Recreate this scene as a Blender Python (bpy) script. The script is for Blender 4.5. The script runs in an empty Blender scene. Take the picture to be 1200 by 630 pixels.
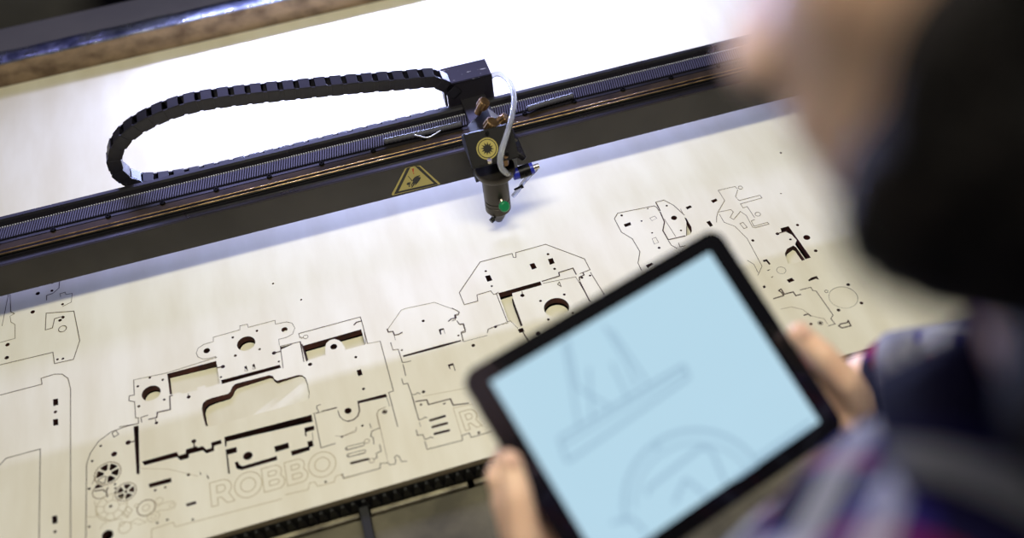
import bpy, bmesh, math, random
from mathutils import Vector, Matrix, noise
from mathutils.geometry import delaunay_2d_cdt
random.seed(7)
C = bpy.context.scene.collection
PI = math.pi
# ------------------------------------------------------------------ camera model (board top is z = 0)
V1 = (10308., -2253.); V2 = (72., -1040.)
FPX = math.sqrt(-((V1[0]-600)*(V2[0]-600)+(V1[1]-315)*(V2[1]-315)))
rx = Vector((V1[0]-600, V1[1]-315, FPX)).normalized()
ry = Vector((V2[0]-600, V2[1]-315, FPX)).normalized()
rz = rx.cross(ry).normalized(); ry = rz.cross(rx)
RW = Matrix((rx, ry, rz))                    # camera(X right, Y down, Z forward) -> world
CAM = Vector((0, 0, 1.0))
def ray(px, py): return RW @ Vector(((px-600)/FPX, (py-315)/FPX, 1))
def at(px, py, z=0.0):
    d = ray(px, py); return CAM + d*((z-CAM.z)/d.z)
def atY(px, py, y):
    d = ray(px, py); return CAM + d*((y-CAM.y)/d.y)
cd = bpy.data.cameras.new('camera'); cam = bpy.data.objects.new('camera', cd); C.objects.link(cam)
m = Matrix.Identity(4)
xa, ya, za = RW @ Vector((1,0,0)), RW @ Vector((0,-1,0)), RW @ Vector((0,0,-1))
for i in range(3): m[i][0], m[i][1], m[i][2], m[i][3] = xa[i], ya[i], za[i], CAM[i]
cam.matrix_world = m
cd.sensor_width = 36; cd.lens = FPX/1200*36; cd.clip_start = .01
cd.dof.use_dof = True; cd.dof.focus_distance = 1.37; cd.dof.aperture_fstop = cd.lens/1000/.021
bpy.context.scene.camera = cam
vs = bpy.context.scene.view_settings
vs.view_transform = 'Standard'; vs.look = 'None'; vs.gamma = 1; vs.exposure = 0; vs.use_curve_mapping = False
bpy.context.scene.cycles.use_denoising = True

# ------------------------------------------------------------------ materials
def srgb(r, g, b):
    f = lambda c: ((c/255+.055)/1.055)**2.4 if c > 10 else c/255/12.92
    return (f(r), f(g), f(b), 1)
def mat(name, col, rough=.5, metal=0., col2=None, scale=30, stretch=(1,1,1), bump=0., bscale=None, detail=4, lo=.35, hi=.65, coat=0, spec=.5, trans=0., ior=1.45, rvar=0.):
    mt = bpy.data.materials.new(name); mt.use_nodes = True
    nt = mt.node_tree; b = nt.nodes['Principled BSDF']
    b.inputs['Base Color'].default_value = col; b.inputs['Roughness'].default_value = rough
    b.inputs['Metallic'].default_value = metal; b.inputs['Coat Weight'].default_value = coat
    b.inputs['Specular IOR Level'].default_value = spec; b.inputs['Transmission Weight'].default_value = trans
    b.inputs['IOR'].default_value = ior
    tc = nt.nodes.new('ShaderNodeTexCoord'); mp = nt.nodes.new('ShaderNodeMapping'); mp.inputs['Scale'].default_value = stretch
    nt.links.new(tc.outputs['Object'], mp.inputs['Vector'])
    if col2 is not None or rvar:
        n = nt.nodes.new('ShaderNodeTexNoise'); n.inputs['Scale'].default_value = scale; n.inputs['Detail'].default_value = detail
        nt.links.new(mp.outputs[0], n.inputs['Vector'])
        if col2 is not None:
            r = nt.nodes.new('ShaderNodeValToRGB'); r.color_ramp.elements[0].position = lo; r.color_ramp.elements[1].position = hi
            r.color_ramp.elements[0].color = col; r.color_ramp.elements[1].color = col2
            nt.links.new(n.outputs[0], r.inputs[0]); nt.links.new(r.outputs[0], b.inputs['Base Color'])
        if rvar:
            q = nt.nodes.new('ShaderNodeMapRange'); q.inputs['From Min'].default_value = .35; q.inputs['From Max'].default_value = .65
            q.inputs['To Min'].default_value = max(.02, rough-rvar); q.inputs['To Max'].default_value = rough+rvar
            nt.links.new(n.outputs[0], q.inputs['Value']); nt.links.new(q.outputs[0], b.inputs['Roughness'])
    if bump:
        n2 = nt.nodes.new('ShaderNodeTexNoise'); n2.inputs['Scale'].default_value = bscale or scale; n2.inputs['Detail'].default_value = 5
        nt.links.new(mp.outputs[0], n2.inputs['Vector'])
        bp = nt.nodes.new('ShaderNodeBump'); bp.inputs['Strength'].default_value = bump; bp.inputs['Distance'].default_value = .002
        nt.links.new(n2.outputs[0], bp.inputs['Height']); nt.links.new(bp.outputs[0], b.inputs['Normal'])
    return mt
def emis(name, col, s):
    mt = bpy.data.materials.new(name); mt.use_nodes = True; b = mt.node_tree.nodes['Principled BSDF']
    b.inputs['Base Color'].default_value = (.02,.02,.02,1); b.inputs['Roughness'].default_value = .15
    b.inputs['Emission Color'].default_value = col; b.inputs['Emission Strength'].default_value = s
    return mt
M = {}
M['ply']   = mat('birch_plywood', srgb(226,217,190), .55, col2=srgb(236,229,206), scale=9, stretch=(3,.7,1), detail=6, bump=.03, bscale=60)
M['plyedge']= mat('plywood_edge', srgb(205,190,155), .7, col2=srgb(170,150,115), scale=40, stretch=(1,1,14))
M['burn']  = mat('laser_burnt_edge', srgb(84,36,28), .8, col2=srgb(50,22,18), scale=60)
M['kerf']  = mat('cut_kerf', srgb(58,36,28), .9)
M['etch']  = mat('light_engraving', srgb(188,173,138), .8)
M['etchd'] = mat('brown_engraving', srgb(120,96,66), .8)
M['bed']   = mat('honeycomb_bed', srgb(34,30,26), .6, .3, col2=srgb(14,12,11), scale=120, bump=.6, bscale=160)
M['black'] = mat('black_anodised', srgb(32,29,34), .32, .0, col2=srgb(24,22,26), scale=25, bump=.02, rvar=.06, spec=.9)
M['scratch'] = mat('scratched_black', srgb(36,32,40), .38, col2=srgb(190,190,200), scale=70, stretch=(1,3,1), lo=.66, hi=.70, spec=.8)
M['block'] = mat('matt_black_block', srgb(26,23,24), .6, spec=.35)
M['panel'] = mat('dark_bronze_panel', srgb(46,40,34), .45, .0, col2=srgb(39,34,29), scale=14, rvar=.08)
M['browns']= mat('brown_oiled_strip', srgb(74,60,46), .4, .4, col2=srgb(52,42,34), scale=40)
M['glint'] = mat('rail_glint', srgb(185,150,100), .32, .9, col2=srgb(120,94,60), scale=20, stretch=(3,1,1))  # warm highlight on the rail put into a golden colour
M['plast'] = mat('black_plastic', srgb(30,28,34), .38, col2=srgb(40,38,46), scale=60, spec=.7)
M['belt']  = mat('belt_sheen', srgb(88,86,118), .3, spec=.8)  # bluish sheen on the black belt put into the tooth colour
M['sleeve'] = mat('grey_sleeve', srgb(70,68,76), .6)
M['beltb'] = mat('belt_base', srgb(14,13,18), .6, spec=.2)
M['beltpale']= mat('pale_belt_edge', srgb(225,225,235), .4)  # near-white, for the dots along the belt edge and the thin wire
M['scr']   = mat('dark_screw', srgb(16,15,16), .4, .6)
M['brass'] = mat('brass_knob', srgb(150,120,84), .35, .8, col2=srgb(110,84,58), scale=80)
M['gun']   = mat('gunmetal_tube', srgb(74,68,62), .36, .6, col2=srgb(62,57,52), scale=30, stretch=(1,1,.2))
M['yellow']= mat('label_yellow', srgb(180,164,92), .5)
M['lblack']= mat('label_black', srgb(30,26,20), .5)
M['lred']  = mat('label_red', srgb(190,60,30), .5)
M['clear'] = mat('clear_hose', srgb(225,228,240), .12, trans=.7, ior=1.3, spec=.6)
M['blue']  = mat('blue_fitting', srgb(40,50,170), .35)
M['green'] = mat('green_cap', srgb(10,130,80), .4)
M['gold']  = mat('silver_metal', srgb(190,180,160), .25, .9)
M['railtop']= mat('taped_rail_top', srgb(150,152,172), .30, .8, col2=srgb(64,66,84), scale=30, bump=1., bscale=70, rvar=.2)
M['rust']  = mat('rusty_rail_face', srgb(150,126,98), .75, col2=srgb(98,78,58), scale=28, stretch=(1,.6,1.6), bump=.3)
M['cover'] = mat('grey_cover', srgb(92,88,84), .6, col2=srgb(80,77,75), scale=6)
M['dark']  = mat('dark_frame', srgb(26,24,24), .6)
M['tray']  = mat('stained_sheet_metal', srgb(112,104,84), .5, 0, col2=srgb(72,66,52), scale=12, detail=8, bump=.1, lo=.36, hi=.62)
M['bar']   = mat('worn_bar', srgb(165,155,128), .45, .0, col2=srgb(95,85,68), scale=30)
M['tabk']  = mat('tablet_black', srgb(12,11,14), .16, coat=.5)
M['alu']   = mat('tablet_back', srgb(120,120,124), .4, .9)
M['screen']= emis('lit_screen', srgb(172,205,222), 1.10)
M['draw']  = emis('screen_drawing', srgb(148,180,202), 1.02)
M['skin']  = mat('skin', srgb(240,200,172), .55, col2=srgb(232,184,156), scale=30, bump=.05, bscale=300)
M['skin'].node_tree.nodes['Principled BSDF'].inputs['Subsurface Weight'].default_value = .08
M['skin'].node_tree.nodes['Principled BSDF'].inputs['Subsurface Radius'].default_value = (.01,.004,.002)
M['hair']  = mat('dark_hair', srgb(28,18,14), .65, col2=srgb(16,10,8), scale=50, stretch=(4,4,1), bump=.8, bscale=180)
M['nail']  = mat('nail', srgb(225,180,160), .3)
M['eye']   = mat('eye_white', srgb(225,220,215), .2)
M['iris']  = mat('iris', srgb(50,35,25), .2)
M['denim'] = mat('dark_trousers', srgb(26,30,48), .85, col2=srgb(34,38,58), scale=200)
M['shoe']  = mat('shoe_leather', srgb(30,22,18), .45)
M['sole']  = mat('shoe_sole', srgb(60,55,50), .8)
M['floor'] = mat('concrete_floor', srgb(88,84,80), .7, col2=srgb(70,67,64), scale=4, detail=8)
M['mach']  = mat('machine_paint', srgb(120,122,126), .45, col2=srgb(108,110,114), scale=5)
def plaid():
    mt = bpy.data.materials.new('plaid_flannel'); mt.use_nodes = True; nt = mt.node_tree; b = nt.nodes['Principled BSDF']
    b.inputs['Roughness'].default_value = .9; b.inputs['Specular IOR Level'].default_value = .15
    tc = nt.nodes.new('ShaderNodeTexCoord')
    def stripe(axis_vec, period, lo, hi, off=0.):
        dp = nt.nodes.new('ShaderNodeVectorMath'); dp.operation = 'DOT_PRODUCT'; dp.inputs[1].default_value = axis_vec
        nt.links.new(tc.outputs['Object'], dp.inputs[0])
        a = nt.nodes.new('ShaderNodeMath'); a.operation = 'MULTIPLY_ADD'; a.inputs[1].default_value = 1/period; a.inputs[2].default_value = off+50
        nt.links.new(dp.outputs['Value'], a.inputs[0])
        f = nt.nodes.new('ShaderNodeMath'); f.operation = 'FRACT'; nt.links.new(a.outputs[0], f.inputs[0])
        g = nt.nodes.new('ShaderNodeMath'); g.operation = 'GREATER_THAN'; g.inputs[1].default_value = lo; nt.links.new(f.outputs[0], g.inputs[0])
        l = nt.nodes.new('ShaderNodeMath'); l.operation = 'LESS_THAN'; l.inputs[1].default_value = hi; nt.links.new(f.outputs[0], l.inputs[0])
        p = nt.nodes.new('ShaderNodeMath'); p.operation = 'MULTIPLY'; nt.links.new(g.outputs[0], p.inputs[0]); nt.links.new(l.outputs[0], p.inputs[1])
        return p.outputs[0]
    def mix(prev, colr, fac, k):
        mm = nt.nodes.new('ShaderNodeMath'); mm.operation = 'MULTIPLY'; mm.inputs[1].default_value = k; nt.links.new(fac, mm.inputs[0])
        x = nt.nodes.new('ShaderNodeMix'); x.data_type = 'RGBA'; nt.links.new(mm.outputs[0], x.inputs[0])
        if isinstance(prev, tuple): x.inputs[6].default_value = prev
        else: nt.links.new(prev, x.inputs[6])
        x.inputs[7].default_value = colr
        return x.outputs[2]
    h = (.87,.5,0); v = (0,.15,1)
    o = mix(srgb(36,28,92), srgb(18,14,34), stripe(h, .08, .0, .45), 1)
    o = mix(o, srgb(14,11,30), stripe(v, .085, .0, .42), .8)
    o = mix(o, srgb(150,22,34), stripe(h, .08, .50, .60, PLO[0]), .5)
    o = mix(o, srgb(130,18,30), stripe(v, .085, .52, .60, PLO[1]), .45)
    o = mix(o, srgb(190,188,186), stripe(h, .08, .82, .93, PLO[2]), .46)
    o = mix(o, srgb(195,193,190), stripe(v, .085, .80, .93, PLO[3]), .46)
    nt.links.new(o, b.inputs['Base Color'])
    return mt
PLO = [0, 0, 0, 0]
M['cuff'] = mat('grey_cuff', srgb(132,130,134), .9, col2=srgb(90,88,100), scale=40, stretch=(1,1,3))
M['plaid'] = plaid()

# ------------------------------------------------------------------ object helpers
def link(name, me, m=None, parent=None, smooth=False):
    o = bpy.data.objects.new(name, me); C.objects.link(o)
    if m is not None:
        for x in (m if isinstance(m, (list, tuple)) else [m]): me.materials.append(x)
    if parent: o.parent = parent
    if smooth:
        for p in me.polygons: p.use_smooth = True
    return o
def obj(name, bm, m, parent=None, smooth=False, sharp=None):
    me = bpy.data.meshes.new(name)
    bmesh.ops.recalc_face_normals(bm, faces=bm.faces)
    bm.to_mesh(me); bm.free()
    o = link(name, me, m, parent, smooth)
    if sharp is not None:
        for p in me.polygons: p.use_smooth = True
        me.set_sharp_from_angle(angle=math.radians(sharp))
    return o
def thing(name, label, cat, loc=(0,0,0), group=None):
    o = bpy.data.objects.new(name, None); C.objects.link(o); o.location = loc; o.empty_display_size = .05
    o['label'] = label; o['category'] = cat
    if group: o['group'] = group
    o['kind'] = 'thing'
    bpy.context.view_layer.update()
    return o
def tag(o, label, cat, group=None, kind='thing'):
    o['label'] = label; o['category'] = cat
    if group: o['group'] = group
    o['kind'] = kind
    return o
def rebase(o):
    """children are modelled in world space: shift them below an Empty that stands at the thing's base"""
    for c in o.children:
        if not c.get('_rb'):
            c.matrix_parent_inverse = Matrix.Translation(-Vector(o.location)); c['_rb'] = 1
    for c in o.children:
        if '_rb' in c: del c['_rb']
def box(bm, x0, x1, y0, y1, z0, z1, bev=0., mtx=None):
    vs_ = [bm.verts.new((x, y, z)) for x in (x0, x1) for y in (y0, y1) for z in (z0, z1)]
    fs = [(0,1,3,2),(4,6,7,5),(0,4,5,1),(2,3,7,6),(0,2,6,4),(1,5,7,3)]
    F = [bm.faces.new([vs_[i] for i in f]) for f in fs]
    if bev:
        es = {e for f in F for e in f.edges}
        r = bmesh.ops.bevel(bm, geom=list(es), offset=bev, segments=2, affect='EDGES', profile=.6)
        vs_ = list({v for f in r['faces'] for v in f.verts} | {v for v in vs_ if v.is_valid})
    if mtx is not None:
        for v in vs_:
            if v.is_valid: v.co = mtx @ v.co
    return vs_
def frame(p, d, up=Vector((0,0,1))):
    d = Vector(d).normalized()
    if abs(d.dot(up)) > .99: up = Vector((0,1,0))
    s = d.cross(up).normalized(); u = s.cross(d)
    return s, u
def cyl(bm, a, b, r0, r1=None, n=28, cap=True):
    a, b = Vector(a), Vector(b); r1 = r0 if r1 is None else r1
    s, u = frame(a, b-a)
    A = [bm.verts.new(a+(s*math.cos(t)+u*math.sin(t))*r0) for t in [2*PI*i/n for i in range(n)]]
    B = [bm.verts.new(b+(s*math.cos(t)+u*math.sin(t))*r1) for t in [2*PI*i/n for i in range(n)]]
    for i in range(n): bm.faces.new((A[i], A[(i+1)%n], B[(i+1)%n], B[i]))
    if cap: bm.faces.new(A); bm.faces.new(B)
def lathe(bm, c, axis, prof, n=36):
    c = Vector(c); ax = Vector(axis).normalized(); s, u = frame(c, ax)
    rings = []
    for r, h in prof:
        rings.append([bm.verts.new(c+ax*h+(s*math.cos(2*PI*i/n)+u*math.sin(2*PI*i/n))*r) for i in range(n)])
    for A, B in zip(rings, rings[1:]):
        for i in range(n): bm.faces.new((A[i], A[(i+1)%n], B[(i+1)%n], B[i]))
    bm.faces.new(rings[0]); bm.faces.new(rings[-1])
def catmull(pts, k=6):
    P = [Vector(p) for p in pts]; out = []
    P = [P[0]*2-P[1]] + P + [P[-1]*2-P[-2]]
    for i in range(1, len(P)-2):
        for j in range(k):
            t = j/k; a, b, c, d = P[i-1], P[i], P[i+1], P[i+2]
            out.append(.5*((2*b)+(c-a)*t+(2*a-5*b+4*c-d)*t*t+(3*b-a-3*c+d)*t**3))
    out.append(P[-2]); return out
def tube(bm, pts, r, n=14, rs=None):
    pts = [Vector(p) for p in pts]; rings = []
    up = Vector((0,0,1)); prev = None
    for i, p in enumerate(pts):
        d = (pts[min(i+1, len(pts)-1)]-pts[max(i-1, 0)]).normalized()
        if prev is None: s, u = frame(p, d)
        else:
            s = (prev-d*prev.dot(d)).normalized(); u = s.cross(d)
        prev = s
        rr = rs[i] if rs else r
        rings.append([bm.verts.new(p+(s*math.cos(2*PI*k/n)+u*math.sin(2*PI*k/n))*rr) for k in range(n)])
    for A, B in zip(rings, rings[1:]):
        for k in range(n): bm.faces.new((A[k], A[(k+1)%n], B[(k+1)%n], B[k]))
    bm.faces.new(rings[0]); bm.faces.new(rings[-1])
def area2(p): return sum(p[i][0]*p[(i+1)%len(p)][1]-p[(i+1)%len(p)][0]*p[i][1] for i in range(len(p)))/2
def pin(pt, P):
    r = False; n = len(P)
    for i in range(n):
        a, b = P[i], P[i-1]
        if (a[1] > pt[1]) != (b[1] > pt[1]) and pt[0] < (b[0]-a[0])*(pt[1]-a[1])/(b[1]-a[1])+a[0]: r = not r
    return r
def plate_mesh(name, outer, holes, z0, z1):
    """solid plate with holes from 2D outlines (world x, y): top, bottom and walls"""
    V, E_ = [], []
    for loop in [outer]+holes:
        k = len(V); n = len(loop); V += [Vector((p[0]*100, p[1]*100)) for p in loop]; E_ += [(k+i, k+(i+1) % n) for i in range(n)]
    ov, oe, of, *_ = delaunay_2d_cdt(V, E_, [], 0, 1e-6)
    bb = [(min(p[0] for p in h), max(p[0] for p in h), min(p[1] for p in h), max(p[1] for p in h)) for h in holes]
    tris = []
    for f in of:
        c = (sum(ov[i].x for i in f)/len(f)/100, sum(ov[i].y for i in f)/len(f)/100)
        if not pin(c, outer): continue
        if any(q[0] < c[0] < q[1] and q[2] < c[1] < q[3] and pin(c, h) for q, h in zip(bb, holes)): continue
        tris.append(f)
    bm = bmesh.new(); N = len(ov)
    T_ = [bm.verts.new((v.x/100, v.y/100, z1)) for v in ov]; B_ = [bm.verts.new((v.x/100, v.y/100, z0)) for v in ov]
    cnt = {}
    for f in tris:
        for i in range(3):
            e = (f[i], f[(i+1) % 3]); cnt[e] = 1
    for f in tris:
        bm.faces.new([T_[i] for i in f]); bm.faces.new([B_[i] for i in reversed(f)])
    for (i, j) in cnt:
        if (j, i) not in cnt: bm.faces.new((T_[j], T_[i], B_[i], B_[j]))
    for v in [v for v in bm.verts if not v.link_faces]: bm.verts.remove(v)
    me = bpy.data.meshes.new(name); bm.to_mesh(me); bm.free()
    return me
def prism(bm, poly, fa, fb):
    """closed prism between two lifted copies of a polygon"""
    A = [bm.verts.new(fa(p)) for p in poly]; B = [bm.verts.new(fb(p)) for p in poly]
    bm.faces.new(A); bm.faces.new(B)
    n = len(poly)
    for i in range(n): bm.faces.new((A[i], A[(i+1)%n], B[(i+1)%n], B[i]))
def inset(poly, d):
    """shrink polygon by d"""
    n = len(poly); sgn = 1 if area2(poly) > 0 else -1; out = []
    for i in range(n):
        a, b, c = Vector(poly[i-1][:2]), Vector(poly[i][:2]), Vector(poly[(i+1)%n][:2])
        e1 = (b-a); e2 = (c-b)
        if e1.length < 1e-7 or e2.length < 1e-7: out.append(tuple(b)); continue
        e1.normalize(); e2.normalize()
        n1 = Vector((-e1.y, e1.x))*sgn; n2 = Vector((-e2.y, e2.x))*sgn
        k = n1+n2; q = k.length_squared
        if q < .15: out.append(tuple(b+n1*d)); continue
        v = k*(2*d/q)
        if v.length > 2.2*d: v *= 2.2*d/v.length
        out.append(tuple(b+v))
    return out

# ------------------------------------------------------------------ plywood sheet: every feature lies on the board plane
CR = dict(A=(140,360,4.5), B=(220,360,4.5), Cc=(340,360,4.5), D=(230,470,4.5), E=(400,440,4.5), F=(440,340,4.5),
          G=(530,270,4.844), H=(700,210,5.25), I=(820,200,3.15), J=(0,320,2.032), K=(90,470,3.9375), L=(100,540,7.0), N=(0,230,4.846), X=(0,0,1.))
def W2(c, x, y):
    o = CR[c]; p = at(o[0]+x/o[2], o[1]+y/o[2], 0.); return (p.x, p.y)
def poly(c, pts): return [W2(c, *p) for p in pts]
def rad(c, x, y, r):
    a = Vector(W2(c, x-r, y)); b = Vector(W2(c, x+r, y)); return (b-a).length/2
def circ(c, x, y, r, n=28, k=1.):
    q = W2(c, x, y); R = rad(c, x, y, r)*k
    return [(q[0]+R*math.cos(2*PI*i/n), q[1]+R*math.sin(2*PI*i/n)) for i in range(n)]
def slot(c, a, b, w, n=8):
    p, q = Vector(W2(c, *a)), Vector(W2(c, *b)); R = rad(c, a[0], a[1], w/2)
    d = (q-p).normalized(); t = math.atan2(d.y, d.x); out = []
    for i in range(n+1):
        s = t-PI/2+PI*i/n; out.append((q.x+R*math.cos(s), q.y+R*math.sin(s)))
    for i in range(n+1):
        s = t+PI/2+PI*i/n; out.append((p.x+R*math.cos(s), p.y+R*math.sin(s)))
    return out
holes = []            # outlines cut through the sheet
lines = []            # (points, width, kind)
def hole(c, pts): h = poly(c, pts); holes.append(h); return h
def dots(c, lst):
    for x, y, r in lst: holes.append(circ(c, x, y, r, 12))
def line(c, pts, w=.0007, k='kerf', closed=False):
    p = poly(c, pts)
    if closed: p.append(p[0])
    lines.append((p, w, k))
def ring(c, x, y, r, w=.0007, k='kerf', n=36):
    p = circ(c, x, y, r, n); p.append(p[0]); lines.append((p, w, k))
def arcl(c, x, y, r, a0, a1, w=.0007, k='kerf', n=20):
    q = W2(c, x, y); R = rad(c, x, y, r)
    lines.append(([(q[0]+R*math.cos(math.radians(a0+(a1-a0)*i/n)), q[1]+R*math.sin(math.radians(a0+(a1-a0)*i/n))) for i in range(n+1)], w, k))
FN, MD, DK = .00055, .0009, .0015
dropped = []           # (outline, z left, z right, label)
def drop(h, zl, zr, label): dropped.append((h, zl, zr, label))
# left motor mount (A)
line('A', [(75,382),(250,345),(515,262)], FN)
line('A', [(75,382),(78,462),(52,466),(50,492),(80,497),(85,582),(100,582),(100,612),(0,630)], MD)
line('A', [(118,605),(113,580),(150,568)], MD)
line('A', [(155,590),(197,580),(200,553),(268,538),(265,468),(278,464)], DK)
dots('A', [(160,370,7),(228,381,7),(97,416,7),(102,521,8),(236,486,7),(365,472,10),(195,608,9),(545,312,11),(460,228,17)])
line('A', [(515,318),(545,312)], DK); line('A', [(190,590),(193,605)], MD); line('A', [(362,455),(365,470)], MD)
h = circ('A', 167, 452, 48); holes.append(h); drop(h, -.011, -.011, 'round plywood offcut sunk in the hole of the small left mount')
h = hole('A', [(252,350),(510,282),(530,400),(458,423),(448,410),(408,421),(412,434),(330,456),(320,446),(265,460)])
drop(h, -.008, -.010, 'cream rectangular offcut sunk beside the small left mount')
# centre mount with two ears (B)
line('B', [(147,270),(147,258),(115,268),(80,272),(55,262),(45,240),(55,215),(85,195),(135,180),(135,157),(275,118),(275,97),(315,88),(318,105),(460,68),(463,88),(520,76),(550,83),(565,108),(553,140),(520,158),(480,168),(483,200)], FN)
hole('B', [(176,383),(485,302),(492,318),(180,404)])
h = circ('B', 308, 190, 47); holes.append(h); drop(h, -.011, -.011, 'round plywood offcut sunk in the mount with two ears')
h = circ('B', 510, 117, 16, 20); holes.append(h); drop(h, -.005, -.005, 'tiny round offcut in the right ear of the mount')
dots('B', [(237,158,7),(365,123,7),(251,254,8),(379,220,7),(175,367,6),(480,285,6),(455,240,11)])
line('B', [(455,240),(488,232)], DK)
hole('B', [(298,315),(310,306),(318,334),(308,326)]); hole('B', [(340,303),(352,296),(358,322),(349,315)])
line('B', [(300,312),(302,335),(318,334)], FN); line('B', [(342,302),(344,325),(358,322)], FN)
line('B', [(488,205),(595,180),(613,285)], MD); line('B', [(488,205),(503,318)], MD); line('B', [(603,195),(627,282)], DK)
hole('B', [(490,209),(560,191),(492,222)])
line('B', [(720,100),(587,138),(590,155),(608,160)], FN); ring('B', 622, 155, 12, FN)
h = hole('B', [(95,625),(80,570),(74,530),(80,505),(98,488),(130,476),(212,455),(224,444),(235,418),(248,405),(268,398),(430,357),(448,361),(458,378),(472,386),(580,357),(605,357),(622,372),(632,400),(642,450),(638,478),(615,495),(330,572),(125,626)])
drop(h, -.012, -.0012, 'large rounded plywood offcut, pale and partly sunk, in the middle of the left cut group')
# upper right plate of the left group (Cc)
line('Cc', [(45,138),(370,50),(378,75),(408,190)], MD); line('Cc', [(45,138),(50,158),(62,163)], FN)
line('Cc', [(375,72),(350,78),(337,92)], DK); line('Cc', [(385,95),(400,190)], FN)
h = hole('Cc', [(68,202),(375,115),(396,195),(292,224),(286,205),(272,184),(255,172),(232,166),(208,173),(190,190),(184,215),(186,250),(90,280)])
drop(h, -.011, -.011, 'plywood offcut sunk behind the round tab')
dots('Cc', [(230,207,18),(346,262,8),(387,429,8),(305,545,19),(105,300,11)])
line('Cc', [(52,180),(72,285)], MD)
line('Cc', [(475,178),(545,440),(520,448),(567,628)], MD); line('Cc', [(410,190),(475,178)], .0004)
hole('Cc', [(350,332),(373,325),(383,355),(360,363)])
hole('Cc', [(354,494),(505,455),(511,472),(358,506)])
line('Cc', [(245,527),(165,547)], MD)
line('Cc', [(252,545),(262,575),(282,594),(305,600)], MD); line('Cc', [(305,600),(335,592),(357,572),(366,545),(360,505)], DK)
line('Cc', [(152,552),(140,530),(142,518),(160,513)], MD); line('Cc', [(120,560),(150,552)], FN)
line('Cc', [(508,472),(525,520)], FN); line('Cc', [(455,560),(470,540),(500,525)], .0005, 'etchd'); ring('Cc', 498, 550, 12, MD)
line('Cc', [(455,560),(470,628)], .0005, 'etchd'); dots('Cc', [(380,622,6)])
# long slots and the lettered plate (D, K)
hole('D', [(148,188),(608,70),(615,107),(420,152),(162,212),(158,240),(152,236)])
hole('D', [(155,255),(212,240),(215,268),(166,281),(178,380),(168,382)])
dots('D', [(272,287,25),(876,128,7),(768,186,7),(682,424,7)])
hole('D', [(203,322),(220,316),(226,332),(242,342),(424,288),(428,308),(240,362),(212,355)])
hole('D', [(410,238),(485,217),(490,246),(418,268)])
hole('D', [(498,262),(590,238),(585,212),(612,205),(620,235),(598,243),(598,258),(505,287)])
hole('D', [(570,140),(620,128),(624,150),(580,162),(582,185),(574,182)])
line('D', [(622,66),(658,245),(732,222)], MD); line('D', [(632,64),(742,35)], FN); line('D', [(612,160),(616,205)], FN)
line('D', [(735,182),(768,186),(845,150)], .0005, 'etchd')
for a, b in (((800,246),(878,226)), ((808,284),(884,264))):
    s = slot('D', a, b, 18); lines.append((s+[s[0]], .0007, 'kerf'))
holes.append(slot('D', (818,326),(905,304),15))
hole('K', [(300,278),(462,233),(470,250),(503,240),(503,222),(555,206),(558,214),(580,206),(598,222),(622,215),(620,190),(665,177),(668,196),(634,205),(634,228),(598,240),(582,226),(518,243),(516,262),(478,272),(462,256),(312,295)])
dots('K', [(540,184,11),(515,338,8),(237,190,12),(110,205,6),(71,275,6),(172,243,13),(57,403,7),(57,578,6),(371,560,6),(418,546,6),(535,545,6),(362,410,6),(408,397,6),(142,617,26)])
line('K', [(540,184),(542,212)], DK); line('K', [(237,190),(266,184)], DK)
hole('K', [(262,116),(285,111),(290,335),(276,336)])
hole('K', [(332,380),(435,352),(437,372),(335,399)]); hole('K', [(503,472),(548,460),(552,472),(508,485)])
hole('K', [(598,335),(612,355),(604,358)]); hole('K', [(565,320),(576,336),(570,340)])
line('K', [(285,102),(230,115),(160,140),(100,185),(62,240),(45,290),(44,400),(42,632)], MD)
line('K', [(163,147),(180,133),(193,152),(172,165)], MD, closed=True)
line('K', [(345,640),(345,590),(445,558),(455,578),(945,450)], .0009, 'etch')
line('D', [(470,492),(590,465),(598,430),(625,425),(640,448),(728,425),(735,395),(765,385),(778,408),(900,372)], .0009, 'etch')
line('K', [(300,310),(420,312),(560,345)], .0006, 'etch')
line('K', [(70,380),(100,330),(160,260)], .0008, 'etchd')
# gears (L): wheel with six openings, small wheel, engraved gears
def spoke_wheel(c, x, y, r0, r1, n, off, gap, keep=()):
    q = W2(c, x, y); R0, R1 = rad(c, x, y, r0), rad(c, x, y, r1)
    for k in range(n):
        a0 = off+360/n*k+gap*.5; a1 = off+360/n*(k+1)-gap*.5
        P = [(q[0]+R1*math.cos(math.radians(a0+(a1-a0)*i/6)), q[1]+R1*math.sin(math.radians(a0+(a1-a0)*i/6))) for i in range(7)]
        b0, b1 = a0+gap*.4, a1-gap*.4
        P += [(q[0]+R0*math.cos(math.radians(b1+(b0-b1)*i/4)), q[1]+R0*math.sin(math.radians(b1+(b0-b1)*i/4))) for i in range(5)]
        if k in keep: lines.append((P+[P[0]], .0009, 'kerf'))
        else: holes.append(P)
def gear_ring(c, x, y, r, teeth, w=.0008, k='etchd', d=.07):
    q = W2(c, x, y); R = rad(c, x, y, r); P = []
    for i in range(teeth*4):
        rr = R*(1+d) if i % 4 in (1, 2) else R
        a = 2*PI*(i+.5)/(teeth*4); P.append((q[0]+rr*math.cos(a), q[1]+rr*math.sin(a)))
    lines.append((P+[P[0]], w, k))
spoke_wheel('L', 183, 100, 32, 88, 6, 20, 13, keep=(3,))
gear_ring('L', 183, 100, 100, 26)
spoke_wheel('L', 332, 250, 24, 68, 5, 40, 18)
dots('L', [(332,250,13),(243,190,10),(246,222,10),(246,257,10),(208,370,13)])
gear_ring('L', 332, 250, 80, 20)
hole('L', [(82,205),(100,190),(150,208),(78,228)])
line('L', [(75,245),(150,235),(160,250)], .0014); line('L', [(185,218),(172,245),(180,292)], .0014)
arcl('L', 130, 245, 68, 140, 300, .0009, 'etchd')
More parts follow.
